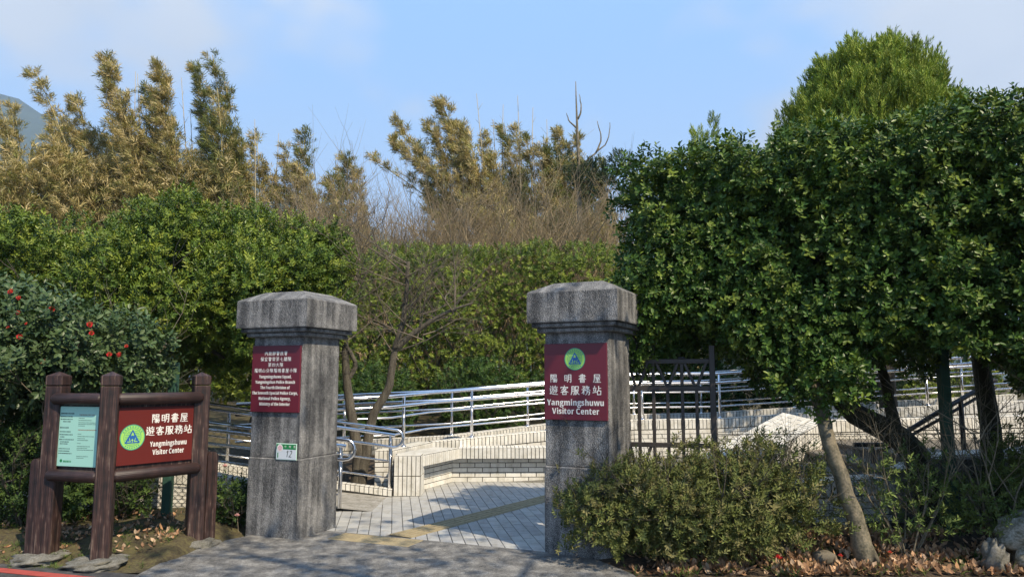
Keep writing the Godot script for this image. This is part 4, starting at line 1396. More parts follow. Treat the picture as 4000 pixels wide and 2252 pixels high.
func build_hedges() -> void:
	var n1 := noise3(301, 1.1, 3)
	var n2 := noise3(302, 0.5, 2)
	# right: tall clipped hedge on bare trunks
	var t := thing("clipped_hedge", "tall dark green clipped hedge on bare trunks beside the gate leaf", "hedge", Vector3(3.2, 0, -7.2))
	var o := t.position
	var sdf := func(p: Vector3) -> float:
		var q := hedge_axes(p + o)
		var low := 1.6 + 0.22 * (1.0 - smoothstep(0.9, 1.4, q.x)) + n2.get_noise_2d(q.x * 2.2, q.z) * 0.4 + 0.16 * smoothstep(1.6, 2.4, q.x) * (1.0 - smoothstep(3.2, 3.8, q.x)) - 0.2 * smoothstep(3.4, 4.2, q.x)
		var top := 3.7 + 0.06 * q.x
		var c := Vector3(4.5, (low + top) * 0.5, 0.85)
		var v := rbox(q, c, Vector3(4.5, (top - low) * 0.5, 0.85), 0.16) + n1.get_noise_3dv((p + o) * 1.2) * 0.17
		# tufts that hang below the cut
		v = minf(v, ell(p + o, Vector3(2.78, 1.58, -6.62), Vector3(0.42, 0.26, 0.35)) + n1.get_noise_3dv((p + o) * 2.4) * 0.26)
		return v
	crown(t, "foliage", "laurel", M.leaf, AABB(Vector3(-2.6, 1.1, -2.2), Vector3(8.6, 3.3, 5.6)), sdf, 62000, 0.7, [Color(.04, .085, .018), Color(.058, .12, .022), Color(.085, .155, .028), Color(.048, .1, .02), Color(.17, .23, .04)], 0.7, 1.3, 0.3, 0.22)
	for q in [[[Vector3(4.2, 0.0, -7.45), Vector3(4.0, 0.85, -7.6), Vector3(3.42, 1.25, -7.65), Vector3(3.1, 1.9, -7.7), Vector3(2.9, 2.9, -7.8)], 0.15, 0.06, "mossy"],
			[[Vector3(3.85, 1.0, -7.62), Vector3(3.8, 1.5, -7.62), Vector3(3.62, 2.4, -7.7)], 0.06, 0.03, "mossy"],
			[[Vector3(4.85, 0.0, -7.6), Vector3(4.8, 1.2, -7.6), Vector3(4.6, 2.6, -7.5)], 0.12, 0.06, "mossy"],
			[[Vector3(5.0, 0.0, -6.9), Vector3(5.05, 1.2, -6.8), Vector3(4.8, 2.6, -6.7)], 0.1, 0.05, "mossy"],
			[[Vector3(2.99, 0.0, -6.5), Vector3(2.93, 0.35, -6.55), Vector3(2.78, 1.0, -6.62), Vector3(2.66, 1.7, -6.75), Vector3(2.5, 2.8, -6.95)], 0.07, 0.045, "pale"]]:
		var path := trunk_path(q[0], 5, 0.012)
		var local: Array = []
		for p in path: local.append(p - o)
		obj("trunk", tube_mesh(local, taper(local.size(), q[1], q[2], q[1] * 0.5), 12), M.pale_bark if q[3] == "pale" else M.mossy_bark, t)
	var st := smooth_begin()
	for k in 16:
		var f := k / 15.0
		var a := Vector3(1.9, 1.8, -7.6).lerp(Vector3(5.2, 1.9, -6.3), f) + Vector3(rng.randf_range(-.2, .2), rng.randf_range(0, .5), rng.randf_range(-.6, .2)) - o
		bough(st, a, Vector3(rng.randf_range(-.5, .5), 0.7, rng.randf_range(-.2, .5)), 0.8, 0.022, 2, 0.25, 0.0, 3, 5)
	obj("branches", smooth(st), M.bark, t)
	# back: long clipped hedge behind the ramp
	t = thing("back_hedge", "long level clipped hedge behind the steel railings", "hedge", Vector3(0, 0.3, -15.6))
	var o2 := t.position
	sdf = func(p: Vector3) -> float:
		var low := 0.75 + n2.get_noise_1d(p.x * 1.3) * 0.4
		var c := Vector3(1.5, (3.92 + low) * 0.5, 0)
		return rbox(p, c, Vector3(8.5, (3.92 - low) * 0.5, 0.75), 0.2) + n1.get_noise_3dv(p * 0.9) * 0.22 + n2.get_noise_3dv(p) * 0.1
	crown(t, "foliage", "small", M.leaf, AABB(Vector3(-7.2, 0.2, -0.4), Vector3(17.5, 4.3, 1.4)), sdf, 30000, 0.6, [Color(.075, .125, .022), Color(.11, .17, .027), Color(.155, .215, .033), Color(.24, .29, .045)], 0.9, 1.5, 0.4, 0.28)
	st = smooth_begin()
	for k in 18:
		bough(st, Vector3(-6.0 + k * 0.8 + rng.randf_range(-.3, .3), -0.2, rng.randf_range(-.1, .3)), Vector3(rng.randf_range(-.4, .4), 1, 0.1), 2.2, 0.055, 2, 0.2, 0.05, 3, 6)
	obj("stems", smooth(st), M.bark, t)
	# left: rounded clipped tree row
	t = thing("clipped_tree", "broad rounded clipped evergreen behind the timber notice board", "tree", Vector3(-5.0, 0, -10.2))
	var o3 := t.position
	sdf = func(p: Vector3) -> float:
		var q := p + o3
		var a := rbox(q, Vector3(-5.9, 2.75, -10.35), Vector3(3.7, 0.9, 1.25), 0.7)
		var b := ell(q, Vector3(-4.4, 2.7, -10.2), Vector3(2.1, 1.2, 1.5))
		var c := ell(q, Vector3(-3.2, 2.75, -10.2), Vector3(1.02, 0.95, 1.3))
		return minf(minf(a, b), c) + n1.get_noise_3dv(q * 1.1) * 0.36 + n2.get_noise_3dv(q * 1.5) * 0.35 + 0.1
	crown(t, "foliage", "small", M.leaf, AABB(Vector3(-5.4, 1.2, -1.5), Vector3(8.8, 3.4, 3.1)), sdf, 32000, 0.75, [Color(.07, .125, .022), Color(.105, .17, .026), Color(.15, .215, .032), Color(.26, .31, .045), Color(.08, .13, .022)], 0.9, 1.5, 0.45, 0.3)
	for q in [[[Vector3(-3.2, 0, -10.3), Vector3(-3.3, 1.0, -10.25), Vector3(-3.6, 2.0, -10.2), Vector3(-3.9, 2.9, -10.2)], 0.13], [[Vector3(-5.2, 0, -10.1), Vector3(-5.1, 1.1, -10.0), Vector3(-4.7, 2.0, -10.1), Vector3(-4.6, 3.0, -10.2)], 0.16], [[Vector3(-2.95, 0.0, -10.9), Vector3(-2.8, 1.2, -10.8), Vector3(-2.9, 2.6, -10.6)], 0.1], [[Vector3(-7.2, 0, -10.2), Vector3(-7.0, 1.2, -10.2), Vector3(-6.6, 2.6, -10.2)], 0.14]]:
		var path := trunk_path(q[0], 5, 0.02)
		var local: Array = []
		for p in path: local.append(p - o3)
		obj("trunk", tube_mesh(local, taper(local.size(), q[1], q[1] * 0.4, q[1] * 0.4), 10), M.mossy_bark, t)
	st = smooth_begin()
	for k in 14: bough(st, Vector3(-8.0 + k * 0.42, 1.3 + rng.randf_range(0, .7), -9.9 + rng.randf_range(-.4, .3)) - o3, Vector3(rng.randf_range(-.6, .6), 0.6, 0.4), 1.2, 0.03, 2, 0.25, 0.02, 3, 5)
	obj("branches", smooth(st), M.bark, t)

func shrub(called: String, label: String, category: String, base: Vector3, stems: int, reach: Vector3, r: float, bark: Material, kind: String, leafm: Material, box: AABB, sdf: Callable, count: int, deep: float, pal: Array, s0 := 0.8, s1 := 1.2) -> Node3D:
	var t := thing(called, label, category, base)
	var st := smooth_begin()
	for k in stems:
		var a := TAU * k / stems + rng.randf_range(-.4, .4)
		var d := Vector3(cos(a) * reach.x, reach.y, sin(a) * reach.z)
		bough(st, Vector3(cos(a), 0, sin(a)) * 0.08 + Vector3(0, -0.05, 0), d, d.length() * 0.85, r, 3, 0.2, 0.05, 3, 5)
	obj("branches", smooth(st), bark, t)
	if count > 0: crown(t, "foliage", kind, leafm, box, sdf, count, deep, pal, s0, s1, 0.4)
	return t

func flower_mesh(r: float, sd: int) -> ArrayMesh:
	var g := RandomNumberGenerator.new()
	g.seed = sd
	var st := begin()
	for ring in 2:
		for k in 6:
			var a := TAU * (k + ring * 0.5) / 6 + g.randf_range(-.2, .2)
			var tilt := 0.9 - 0.55 * ring
			var d := Vector3(cos(a) * tilt, 0.45 + 0.4 * ring, sin(a) * tilt).normalized()
			leaf_into(st, Vector3.ZERO, d, Vector3(-cos(a) * 0.4, 1, -sin(a) * 0.4).normalized(), r * g.randf_range(0.85, 1.1), r * 0.9, -0.15, true)
	return flat(st)

func build_shrubs() -> void:
	var n1 := noise3(401, 1.6, 3)
	# camellia with red flowers
	var base := Vector3(-4.85, 0.05, -7.75)
	var t := shrub("camellia", "camellia bush with red flowers behind the timber notice board", "bush", base, 7, Vector3(0.75, 1.7, 0.5), 0.03, M.pale_bark, "camellia", M.leaf, AABB(Vector3(-1.9, 0.7, -1.0), Vector3(3.4, 1.9, 2.1)),
		func(p: Vector3) -> float: return minf(ell(p, Vector3(0.1, 1.72, 0.1), Vector3(1.15, 0.55, 0.85)), ell(p, Vector3(-0.7, 1.9, 0.1), Vector3(1.0, 0.6, 0.85))) + n1.get_noise_3dv(p) * 0.2, 4300, 0.6, [Color(.05, .085, .034), Color(.07, .115, .042), Color(.095, .14, .055), Color(.055, .1, .04)])
	var fm: Array = [flower_mesh(0.03, 1), flower_mesh(0.023, 2), flower_mesh(0.036, 3)]
	var k := 0
	for p in [Vector3(-4.964, 2.289, -7.0), Vector3(-4.829, 2.131, -6.95), Vector3(-4.65, 2.16, -7.0), Vector3(-4.6, 2.06, -7.05), Vector3(-3.978, 2.048, -7.0), Vector3(-3.971, 1.972, -7.03), Vector3(-3.64, 1.85, -7.05), Vector3(-3.70, 1.767, -7.05), Vector3(-4.35, 1.7, -6.95), Vector3(-4.72, 2.02, -6.98), Vector3(-4.6, 1.93, -6.97), Vector3(-3.8, 1.77, -7.05), Vector3(-4.2, 1.9, -6.95), Vector3(-4.739, 2.36, -7.0), Vector3(-4.66, 2.3, -7.0), Vector3(-4.95, 1.9, -6.95), Vector3(-4.4, 2.2, -7.1)]:
		k += 1
		var f := obj("flower", fm[k % 3], M.petal, t, p - base)
		f.transform.basis = aim(Vector3(rng.randf_range(-.5, .5), 0.2, 0.9), rng.randf() * 6.0, 1.0)
	# azalea in front of the right pillar
	base = Vector3(1.62, 0.08, -6.62)
	shrub("azalea_bush", "dull olive azalea bush leaning over the foot of the stone pillar", "bush", base, 20, Vector3(0.72, 0.68, 0.35), 0.012, M.bark, "azalea", M.leaf_dull, AABB(Vector3(-1.25, 0.0, -0.6), Vector3(2.5, 1.15, 1.2)),
		func(p: Vector3) -> float: return minf(minf(ell(p, Vector3(-0.35, 0.3, 0), Vector3(0.72, 0.38, 0.45)), ell(p, Vector3(0.25, 0.42, 0), Vector3(0.66, 0.42, 0.42))), ell(p, Vector3(-0.1, 0.26, 0.05), Vector3(0.9, 0.3, 0.4))) + n1.get_noise_3dv(p * 2.2) * 0.34, 5200, 0.5, [Color(.09, .115, .034), Color(.125, .15, .042), Color(.165, .185, .058), Color(.19, .175, .075)], 0.8, 1.25)
	base = Vector3(2.35, 0.08, -6.75)
	shrub("twiggy_shrub", "thin twiggy shrub between the azalea and the pale trunk", "shrub", base, 9, Vector3(0.35, 0.8, 0.25), 0.01, M.pale_bark, "azalea", M.leaf_dull, AABB(Vector3(-0.6, 0.1, -0.4), Vector3(1.2, 1.0, 0.8)),
		func(p: Vector3) -> float: return ell(p, Vector3(0, 0.45, 0), Vector3(0.5, 0.5, 0.35)) + n1.get_noise_3dv(p * 2.0) * 0.2, 500, 0.5, [Color(.09, .125, .04), Color(.15, .185, .055)])
	base = Vector3(4.35, 0.1, -6.75)
	shrub("tall_shrub", "tall loose shrub with pale stems in front of the green fence post", "shrub", base, 14, Vector3(0.5, 1.25, 0.3), 0.012, M.pale_bark, "azalea", M.leaf_dull, AABB(Vector3(-0.9, 0.1, -0.5), Vector3(2.3, 1.5, 1.0)),
		func(p: Vector3) -> float: return minf(ell(p, Vector3(0.5, 0.55, 0), Vector3(0.6, 0.6, 0.4)), ell(p, Vector3(-0.2, 0.3, 0), Vector3(0.3, 0.3, 0.3))) + n1.get_noise_3dv(p * 1.8) * 0.25, 1700, 0.6, [Color(.075, .115, .033), Color(.11, .155, .04), Color(.15, .19, .05)])
	base = Vector3(3.45, 0.1, -6.72)
	shrub("twiggy_shrub", "sparse bare shrub between the pale trunk and the green fence post", "shrub", base, 10, Vector3(0.45, 0.9, 0.25), 0.009, M.pale_bark, "azalea", M.leaf_dull, AABB(Vector3(-0.6, 0.05, -0.4), Vector3(1.2, 1.0, 0.8)),
		func(p: Vector3) -> float: return ell(p, Vector3(0, 0.4, 0), Vector3(0.5, 0.45, 0.35)) + n1.get_noise_3dv(p * 2.0) * 0.25, 300, 0.5, [Color(.09, .14, .04), Color(.15, .2, .055)])
	# dark undergrowth round the notice board
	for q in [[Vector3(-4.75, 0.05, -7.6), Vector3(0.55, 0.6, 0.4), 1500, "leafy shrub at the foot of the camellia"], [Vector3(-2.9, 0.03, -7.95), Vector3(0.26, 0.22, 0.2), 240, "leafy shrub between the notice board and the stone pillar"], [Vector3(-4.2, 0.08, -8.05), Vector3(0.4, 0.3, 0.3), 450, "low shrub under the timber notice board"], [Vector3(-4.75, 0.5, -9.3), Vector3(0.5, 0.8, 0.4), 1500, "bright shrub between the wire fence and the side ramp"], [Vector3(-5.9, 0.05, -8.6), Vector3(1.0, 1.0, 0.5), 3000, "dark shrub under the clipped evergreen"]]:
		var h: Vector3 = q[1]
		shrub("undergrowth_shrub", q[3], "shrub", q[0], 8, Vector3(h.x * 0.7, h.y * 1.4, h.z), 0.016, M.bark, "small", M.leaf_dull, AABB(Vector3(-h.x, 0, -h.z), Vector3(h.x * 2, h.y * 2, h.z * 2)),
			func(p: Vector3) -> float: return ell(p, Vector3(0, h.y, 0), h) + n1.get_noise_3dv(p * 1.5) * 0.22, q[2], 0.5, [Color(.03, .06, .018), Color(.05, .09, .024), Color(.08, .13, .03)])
	# bushes under the back hedge, behind the rails
	for q in [[Vector3(-0.6, 0.4, -14.3), Vector3(0.9, 0.75, 0.5), 1500], [Vector3(1.2, 0.45, -14.5), Vector3(0.8, 0.7, 0.4), 1300], [Vector3(3.2, 0.6, -14.7), Vector3(1.4, 0.8, 0.5), 2200], [Vector3(6.0, 0.7, -14.6), Vector3(1.6, 0.9, 0.5), 2400], [Vector3(-2.6, 0.4, -14.0), Vector3(0.8, 0.7, 0.5), 1300]]:
		var h: Vector3 = q[1]
		var s := shrub("rail_side_shrub", "leafy shrub growing between the far railing and the level hedge", "shrub", q[0], 7, Vector3(h.x * 0.7, h.y * 1.3, h.z), 0.018, M.bark, "small", M.leaf, AABB(Vector3(-h.x, 0, -h.z), Vector3(h.x * 2, h.y * 2, h.z * 2)),
			func(p: Vector3) -> float: return ell(p, Vector3(0, h.y, 0), h) + n1.get_noise_3dv(p * 1.5) * 0.22, q[2], 0.5, [Color(.035, .075, .02), Color(.055, .11, .024), Color(.08, .14, .03)], 1.0, 1.5)
		s.set_meta("group", "shrubs under the level hedge")

func build_bare_trees() -> void:
	# bare two-stemmed tree by the ramp
	var o := Vector3(-2.16, 0.0, -10.55)
	var t := thing("bare_tree", "bare grey tree with two crooked stems behind the handrail", "tree", o)
	for q in [[[Vector3(0, 0, 0), Vector3(0.02, 0.5, 0), Vector3(-0.1, 1.1, 0), Vector3(-0.2, 1.85, 0), Vector3(-0.17, 2.5, 0.05), Vector3(-0.05, 3.1, 0)], 0.105, 0.035], [[Vector3(0.05, 0, 0.02), Vector3(0.12, 0.45, 0.0), Vector3(0.2, 1.0, -0.02), Vector3(0.42, 1.4, 0), Vector3(0.5, 1.95, 0), Vector3(0.62, 2.4, 0), Vector3(0.68, 3.2, 0.05)], 0.1, 0.03], [[Vector3(0.5, 1.95, 0), Vector3(0.8, 2.2, 0.02), Vector3(1.2, 2.45, 0.05), Vector3(1.6, 2.6, 0.1)], 0.06, 0.015], [[Vector3(-0.17, 1.5, 0), Vector3(-0.05, 1.75, 0), Vector3(-0.22, 2.1, 0.05), Vector3(-0.3, 2.6, 0.05)], 0.045, 0.02]]:
		var path := trunk_path(q[0], 5, 0.008)
		obj("stem", tube_mesh(path, taper(path.size(), q[1] * 0.82, q[2] * 0.8, 0.0), 12), M.bark, t)
	var st := smooth_begin()
	for k in 46:
		var src := [Vector3(-0.17, 2.4, 0.05), Vector3(0.6, 2.3, 0), Vector3(0.9, 2.28, 0.02), Vector3(1.3, 2.5, 0.05), Vector3(-0.05, 3.0, 0), Vector3(0.66, 3.0, 0.05), Vector3(0.5, 2.0, 0), Vector3(-0.25, 2.2, 0)][k % 8] as Vector3
		bough(st, src + Vector3(rng.randf_range(-.08, .08), rng.randf_range(-.2, .25), 0), Vector3(rng.randf_range(-1, 1), rng.randf_range(0.0, 1.0), rng.randf_range(-.5, .6)), rng.randf_range(0.6, 1.15), 0.011, 2, 0.16, 0.03, 4, 4)
	obj("twigs", smooth(st), M.twig, t)
	# bare brush in front of the bamboo
	for k in 13:
		var x := -5.8 + k * 0.68 + rng.randf_range(-.4, .4)
		var z := -19.0 + rng.randf_range(-1.2, 1.2)
		var b := thing("bare_shrub", "bare brown twiggy shrub above the level hedge", "shrub", Vector3(x, 0.75, z), 0.0, "bare shrubs before the bamboo")
		st = smooth_begin()
		for j in 7:
			var a := TAU * j / 7.0
			bough(st, Vector3.ZERO, Vector3(cos(a) * 0.3, 1.0, sin(a) * 0.3), rng.randf_range(3.0, 3.6), 0.04, 3, 0.13, 0.05, 5, 4)
		obj("branches", smooth(st), M.brown_twig, b)
	# conifer with a broken bare top
	o = Vector3(2.1, 0.6, -22.0)
	t = thing("broken_conifer", "half dead conifer with a bare spike rising through the bamboo", "tree", o)
	var path := trunk_path([Vector3(0, 0, 0), Vector3(-0.05, 4, 0), Vector3(-0.08, 7.6, 0), Vector3(-0.12, 9.1, 0), Vector3(-0.14, 10.0, 0)], 5, 0.01)
	obj("trunk", tube_mesh(path, taper(path.size(), 0.2, 0.012), 8), M.pale_bark, t)
	st = smooth_begin()
	for q in [[Vector3(-0.05, 7.3, 0), Vector3(0.45, 7.75, 0), Vector3(0.8, 8.1, 0), Vector3(0.9, 8.7, 0)], [Vector3(0.45, 7.75, 0), Vector3(0.62, 8.2, 0), Vector3(0.5, 8.75, 0)], [Vector3(-0.1, 8.8, 0), Vector3(0.02, 9.1, 0), Vector3(-0.03, 9.6, 0)], [Vector3(-0.1, 8.5, 0), Vector3(-0.35, 8.75, 0), Vector3(-0.42, 9.0, 0)], [Vector3(-0.05, 6.8, 0), Vector3(0.8, 7.0, 0.2), Vector3(1.4, 7.5, 0.3)]]:
		var pp := trunk_path(q, 4, 0.01)
		tube(st, pp, taper(pp.size(), 0.034, 0.01), 5)
	obj("limbs", smooth(st), M.pale_bark, t)
	crown(t, "foliage", "needle", M.needle, AABB(Vector3(-0.9, 5.8, -0.6), Vector3(2.6, 2.3, 1.2)), func(p: Vector3) -> float:
		return minf(minf(ell(p, Vector3(0.35, 6.9, 0), Vector3(0.7, 0.5, 0.4)), ell(p, Vector3(1.2, 7.35, 0.2), Vector3(0.35, 0.22, 0.3))), ell(p, Vector3(-0.5, 7.5, 0), Vector3(0.25, 0.25, 0.25))), 420, 0.4, [Color(.03, .06, .03), Color(.05, .08, .035)], 0.9, 1.4)
	# tree across the road that dapples the driveway
	o = Vector3(4.6, 0.0, 2.6)
	t = thing("roadside_tree", "loose roadside tree that dapples the driveway with shade", "tree", o)
	path = trunk_path([Vector3(0, -0.05, 0), Vector3(0.1, 2.5, 0), Vector3(-0.7, 5.0, -1.6), Vector3(-2.0, 6.8, -4.2)], 5, 0.02)
	obj("trunk", tube_mesh(path, taper(path.size(), 0.2, 0.06, 0.1), 10), M.bark, t)
	st = smooth_begin()
	for k in 14: bough(st, Vector3(-0.7, 5.0, -1.6).lerp(Vector3(-2.0, 6.8, -4.2), k / 13.0), Vector3(rng.randf_range(-1, 1), rng.randf_range(0.1, .8), rng.randf_range(-1, 1)), 2.4, 0.05, 2, 0.2, 0.03, 3, 5)
	obj("limbs", smooth(st), M.bark, t)
	var nz := noise3(555, 0.8, 2)
	crown(t, "foliage", "camellia", M.leaf, AABB(Vector3(-4.8, 4.6, -7.4), Vector3(5.6, 4.2, 5.6)), func(p: Vector3) -> float: return ell(p, Vector3(-2.0, 6.7, -4.6), Vector3(2.5, 1.5, 2.4)) + 2.0 * absf(nz.get_noise_3dv(p)) - 0.0, 300, 3.0, [Color(.05, .09, .03), Color(.07, .12, .03)], 1.0, 1.6)

const BAMBOO := [[-15.16, -16.82, 10.55, -24, 0.75, 0.25, 1.0], [-16.16, -17.12, 11.01, -25, 0.45, 0.3, 0.8], [-12.44, -15.78, 11.89, -24, 0.8, 0.35, 0.8], [-13.15, -14.43, 9.36, -23, 0.8, 0.2, 1.1], [-12.67, -14.31, 10.97, -24, 0.7, 0.3, 1.0], [-14.05, -15.17, 10.47, -25, 0.7, 0.25, 1.0], [-10.24, -12.9, 11.78, -23, 0.85, 0.3, 1.6], [-12.19, -13.58, 9.7, -24, 0.9, 0.2, 1.2], [-12.0, -13.23, 10.47, -25, 0.8, 0.2, 1.2], [-10.65, -11.06, 11.55, -23, 0.75, 0.3, 1.6], [-11.19, -11.91, 11.29, -24, 0.7, 0.25, 1.2], [-11.12, -11.04, 10.11, -24, 0.6, 0.3, 1.0], [-8.87, -10.34, 11.98, -24, 0.5, 0.5, 1.1], [-8.89, -9.38, 11.91, -23, 0.75, 0.35, 0.75], [-9.12, -9.28, 11.19, -24, 0.55, 0.35, 1.2], [-9.46, -8.77, 9.7, -24, 0.6, 0.2, 1.1], [-10.39, -10.26, 10.47, -25, 0.7, 0.2, 0.7], [-8.66, -8.58, 9.97, -25, 0.35, 0.5, 0.5], [-7.74, -8.05, 8.7, -25, 0.9, 0.1, 1.2], [-7.48, -7.53, 9.44, -25, 0.5, 0.2, 0.9], [-7.52, -6.93, 10.04, -25, 0.7, 0.35, 0.9], [-5.22, -6.81, 8.48, -24, 0.9, 0.05, 1.2], [-6.06, -5.39, 9.12, -25, 0.8, 0.1, 1.3], [-5.83, -5.62, 8.07, -24, 0.9, 0.05, 1.2], [-5.21, -5.04, 8.62, -25, 0.7, 0.1, 1.1], [3.47, -4.71, 9.22, -25, 0.5, 0.35, 0.6], [2.94, -3.8, 9.4, -24, 0.7, 0.35, 1.3], [0.71, -3.77, 10.47, -25, 0.4, 0.5, 0.7], [0.73, -2.48, 9.91, -24, 0.7, 0.35, 1.2], [0.62, -2.07, 10.69, -24, 0.85, 0.3, 1.6], [0.64, -1.76, 10.33, -25, 0.7, 0.3, 1.2], [-0.01, -0.72, 9.97, -25, 0.45, 0.25, 1.0], [-0.03, -0.43, 8.95, -24, 0.5, 0.2, 0.9], [0.3, 0.01, 10.33, -25, 0.5, 0.2, 1.0], [0.7, 0.42, 10.21, -25, 0.4, 0.25, 0.9], [0.95, 0.76, 9.5, -24, 0.45, 0.2, 1.0], [1.34, 1.25, 9.22, -24, 0.6, 0.2, 1.0], [1.65, 1.97, 10.04, -25, 0.75, 0.15, 1.4], [1.74, 1.55, 9.15, -24, 0.7, 0.1, 1.3], [2.0, 2.58, 9.83, -25, 0.6, 0.15, 1.2], [2.42, 2.86, 8.48, -24, 0.7, 0.1, 1.1], [2.96, 3.4, 9.05, -25, 0.5, 0.15, 1.0], [3.66, 3.31, 7.94, -24, 0.6, 0.1, 1.0]]
const POLES := [[-11.7, -12.6, 11.7, -24], [-11.57, -12.32, 11.43, -24], [-10.05, -11.12, 11.56, -24], [-9.93, -10.75, 10.32, -24], [-10.09, -10.38, 10.11, -24], [-8.19, -8.1, 9.97, -25], [-6.11, -6.08, 9.26, -25], [-0.32, -1.19, 11.01, -24], [0.46, 0.19, 10.94, -24], [0.52, 0.7, 10.53, -24], [-0.41, -0.31, 11.01, -25], [1.36, 1.21, 10.47, -25], [-0.14, -0.66, 10.47, -25], [-8.19, -8.59, 10.11, -24], [-12.8, -13.2, 12.2, -25]]

func bamboo_label(q: Array) -> String:
	var lean: float = absf(q[1] - q[0])
	if lean > 4.0: return "tan bamboo culm leaning far over above the level hedge"
	if q[6] >= 1.6: return "tall bamboo culm with a dense tan plume"
	if q[6] <= 0.75: return "sparse tan bamboo culm with thin tufts of leaves"
	if q[2] < 9.0: return "short bushy tan bamboo culm just above the hedges"
	if lean > 1.2: return "tan leafy bamboo culm bent to one side behind the hedges"
	return "upright tan leafy bamboo culm rising behind the clipped hedges"

func build_bamboo() -> void:
	var pal := [Color(.4, .33, .14), Color(.5, .405, .2), Color(.3, .28, .1), Color(.58, .48, .26), Color(.23, .24, .075)]
	var dark := [Color(.17, .19, .06), Color(.13, .165, .05), Color(.24, .23, .085)]
	var all: Array = BAMBOO.duplicate()
	for k in 26:
		var x := rng.randf_range(-17.0, -8.2) if k < 17 else rng.randf_range(-1.6, 3.6)
		all.append([x, x - rng.randf_range(-0.3, 1.1), rng.randf_range(7.4, 9.4) if k < 17 else rng.randf_range(7.2, 8.8), -24.0 - rng.randf(), rng.randf_range(0.6, 0.85), 0.3, rng.randf_range(0.9, 1.3)])
	for q in all:
		var o := Vector3(q[0], 0.6, q[3])
		var top := Vector3(q[1], q[2], q[3]) - o
		var t := thing("bamboo", bamboo_label(q), "bamboo", o, 0.0, "leafy bamboo behind the hedges")
		var pts: Array = []
		var lean := top * Vector3(1, 0, 1)
		for k in 9:
			var f := k / 8.0
			pts.append(Vector3(0, top.y * f, 0) + lean * pow(f, 1.35) + Vector3(rng.randf_range(-.03, .03) - 0.3 * pow(f, 6.0), 0, 0))
		obj("culm", tube_mesh(pts, taper(9, 0.045, 0.01), 6), M.culm, t)
		var sets: Array = [[], [], []]
		var cols: Array = [[], [], []]
		var wind := Vector3(-0.55, 0.45, 0.1)
		var green := rng.randf() < 0.35
		# leaves hang in bunches on short side branches at the nodes
		var nodes := int(24 + 6 * q[6])
		var shoots := smooth_begin()
		for k in nodes:
			var f: float = q[5] + (1.0 - q[5]) * (k + rng.randf_range(0.0, 0.5)) / nodes
			var i := mini(int(f * 8), 7)
			var c: Vector3 = pts[i].lerp(pts[i + 1], f * 8 - i)
			var g: float = (f - q[5]) / (1.0 - q[5])
			var arms := int(round(3.4 * q[6] + rng.randf_range(-0.8, 0.8)))
			for j in maxi(arms, 1):
				var an := rng.randf() * TAU
				var l: float = q[4] * (0.3 + 0.62 * sin(PI * pow(g, 0.75))) * rng.randf_range(0.45, 1.35)
				var d := (Vector3(cos(an), rng.randf_range(0.25, 1.0), sin(an)) * 0.8 + wind * 0.75).normalized()
				tube(shoots, [c, c + d * l * 0.85], [0.007, 0.003], 3, false)
				var dry := not (green and rng.randf() < 0.7)
				for m in 5 + int(l * 12.0):
					var u := rng.randf_range(0.25, 1.05)
					var p := c + d * l * u + Vector3(rng.randf_range(-.09, .09), rng.randf_range(-.1, .07), rng.randf_range(-.09, .09))
					var e := d * 0.8 + wind * 0.6 + Vector3(rng.randf_range(-.5, .5), rng.randf_range(-.7, .4), rng.randf_range(-.5, .5))
					var s := rng.randi() % 3
					sets[s].append(Transform3D(aim(e, rng.randf() * TAU, rng.randf_range(0.65, 1.2)), p))
					cols[s].append(tint(pal if dry else dark))
		obj("shoots", smooth(shoots), M.dead_culm, t)
		for s in 3: scatter("foliage", t, SPRIG["bamboo%d" % s], M.bamboo_leaf, sets[s], cols[s])
	for q in POLES:
		var o := Vector3(q[0], 0.6, q[3])
		var top := Vector3(q[1], q[2], q[3]) - o
		var t := thing("bare_bamboo", "bare dry bamboo pole standing among the leafy culms", "bamboo", o, 0.0, "bare poles in the bamboo")
		var pts: Array = []
		for k in 7:
			var f := k / 6.0
			pts.append(Vector3(0, top.y * f, 0) + top * Vector3(1, 0, 1) * pow(f, 1.2))
		obj("culm", tube_mesh(pts, taper(7, 0.05, 0.008), 6), M.dead_culm, t)
		var st := smooth_begin()
		for k in 6:
			var f := 0.72 + 0.045 * k
			var c := Vector3(0, top.y * f, 0) + top * Vector3(1, 0, 1) * pow(f, 1.2)
			tube(st, [c, c + Vector3(rng.randf_range(-.25, .25), 0.22, rng.randf_range(-.2, .2))], [0.008, 0.004], 3)
		obj("side_shoots", smooth(st), M.dead_culm, t)
	# low mass of bamboo that closes the gaps near the ground
	var n1 := noise3(601, 0.5, 3)
	var m := thing("bamboo_thicket", "low tangled mass of tan bamboo leaves at the foot of the culms", "bamboo", Vector3(0, 0.6, -24.0))
	m.set_meta("kind", "stuff")
	crown(m, "foliage", "bamboo", M.bamboo_leaf, AABB(Vector3(-22, 0.5, -0.6), Vector3(28, 9.0, 2.0)), func(p: Vector3) -> float:
		var top := 5.0 + n1.get_noise_1d(p.x * 2.0) * 1.6 + (2.6 if p.x < -9.0 else (0.5 if p.x > -1.0 and p.x < 4.0 else -0.3))
		var gap := -1.4 * exp(-pow((p.x + 3.9) / 0.7, 2.0))
		return p.y - top - gap, 26000, 5.0, pal, 0.9, 1.5, 0.5)

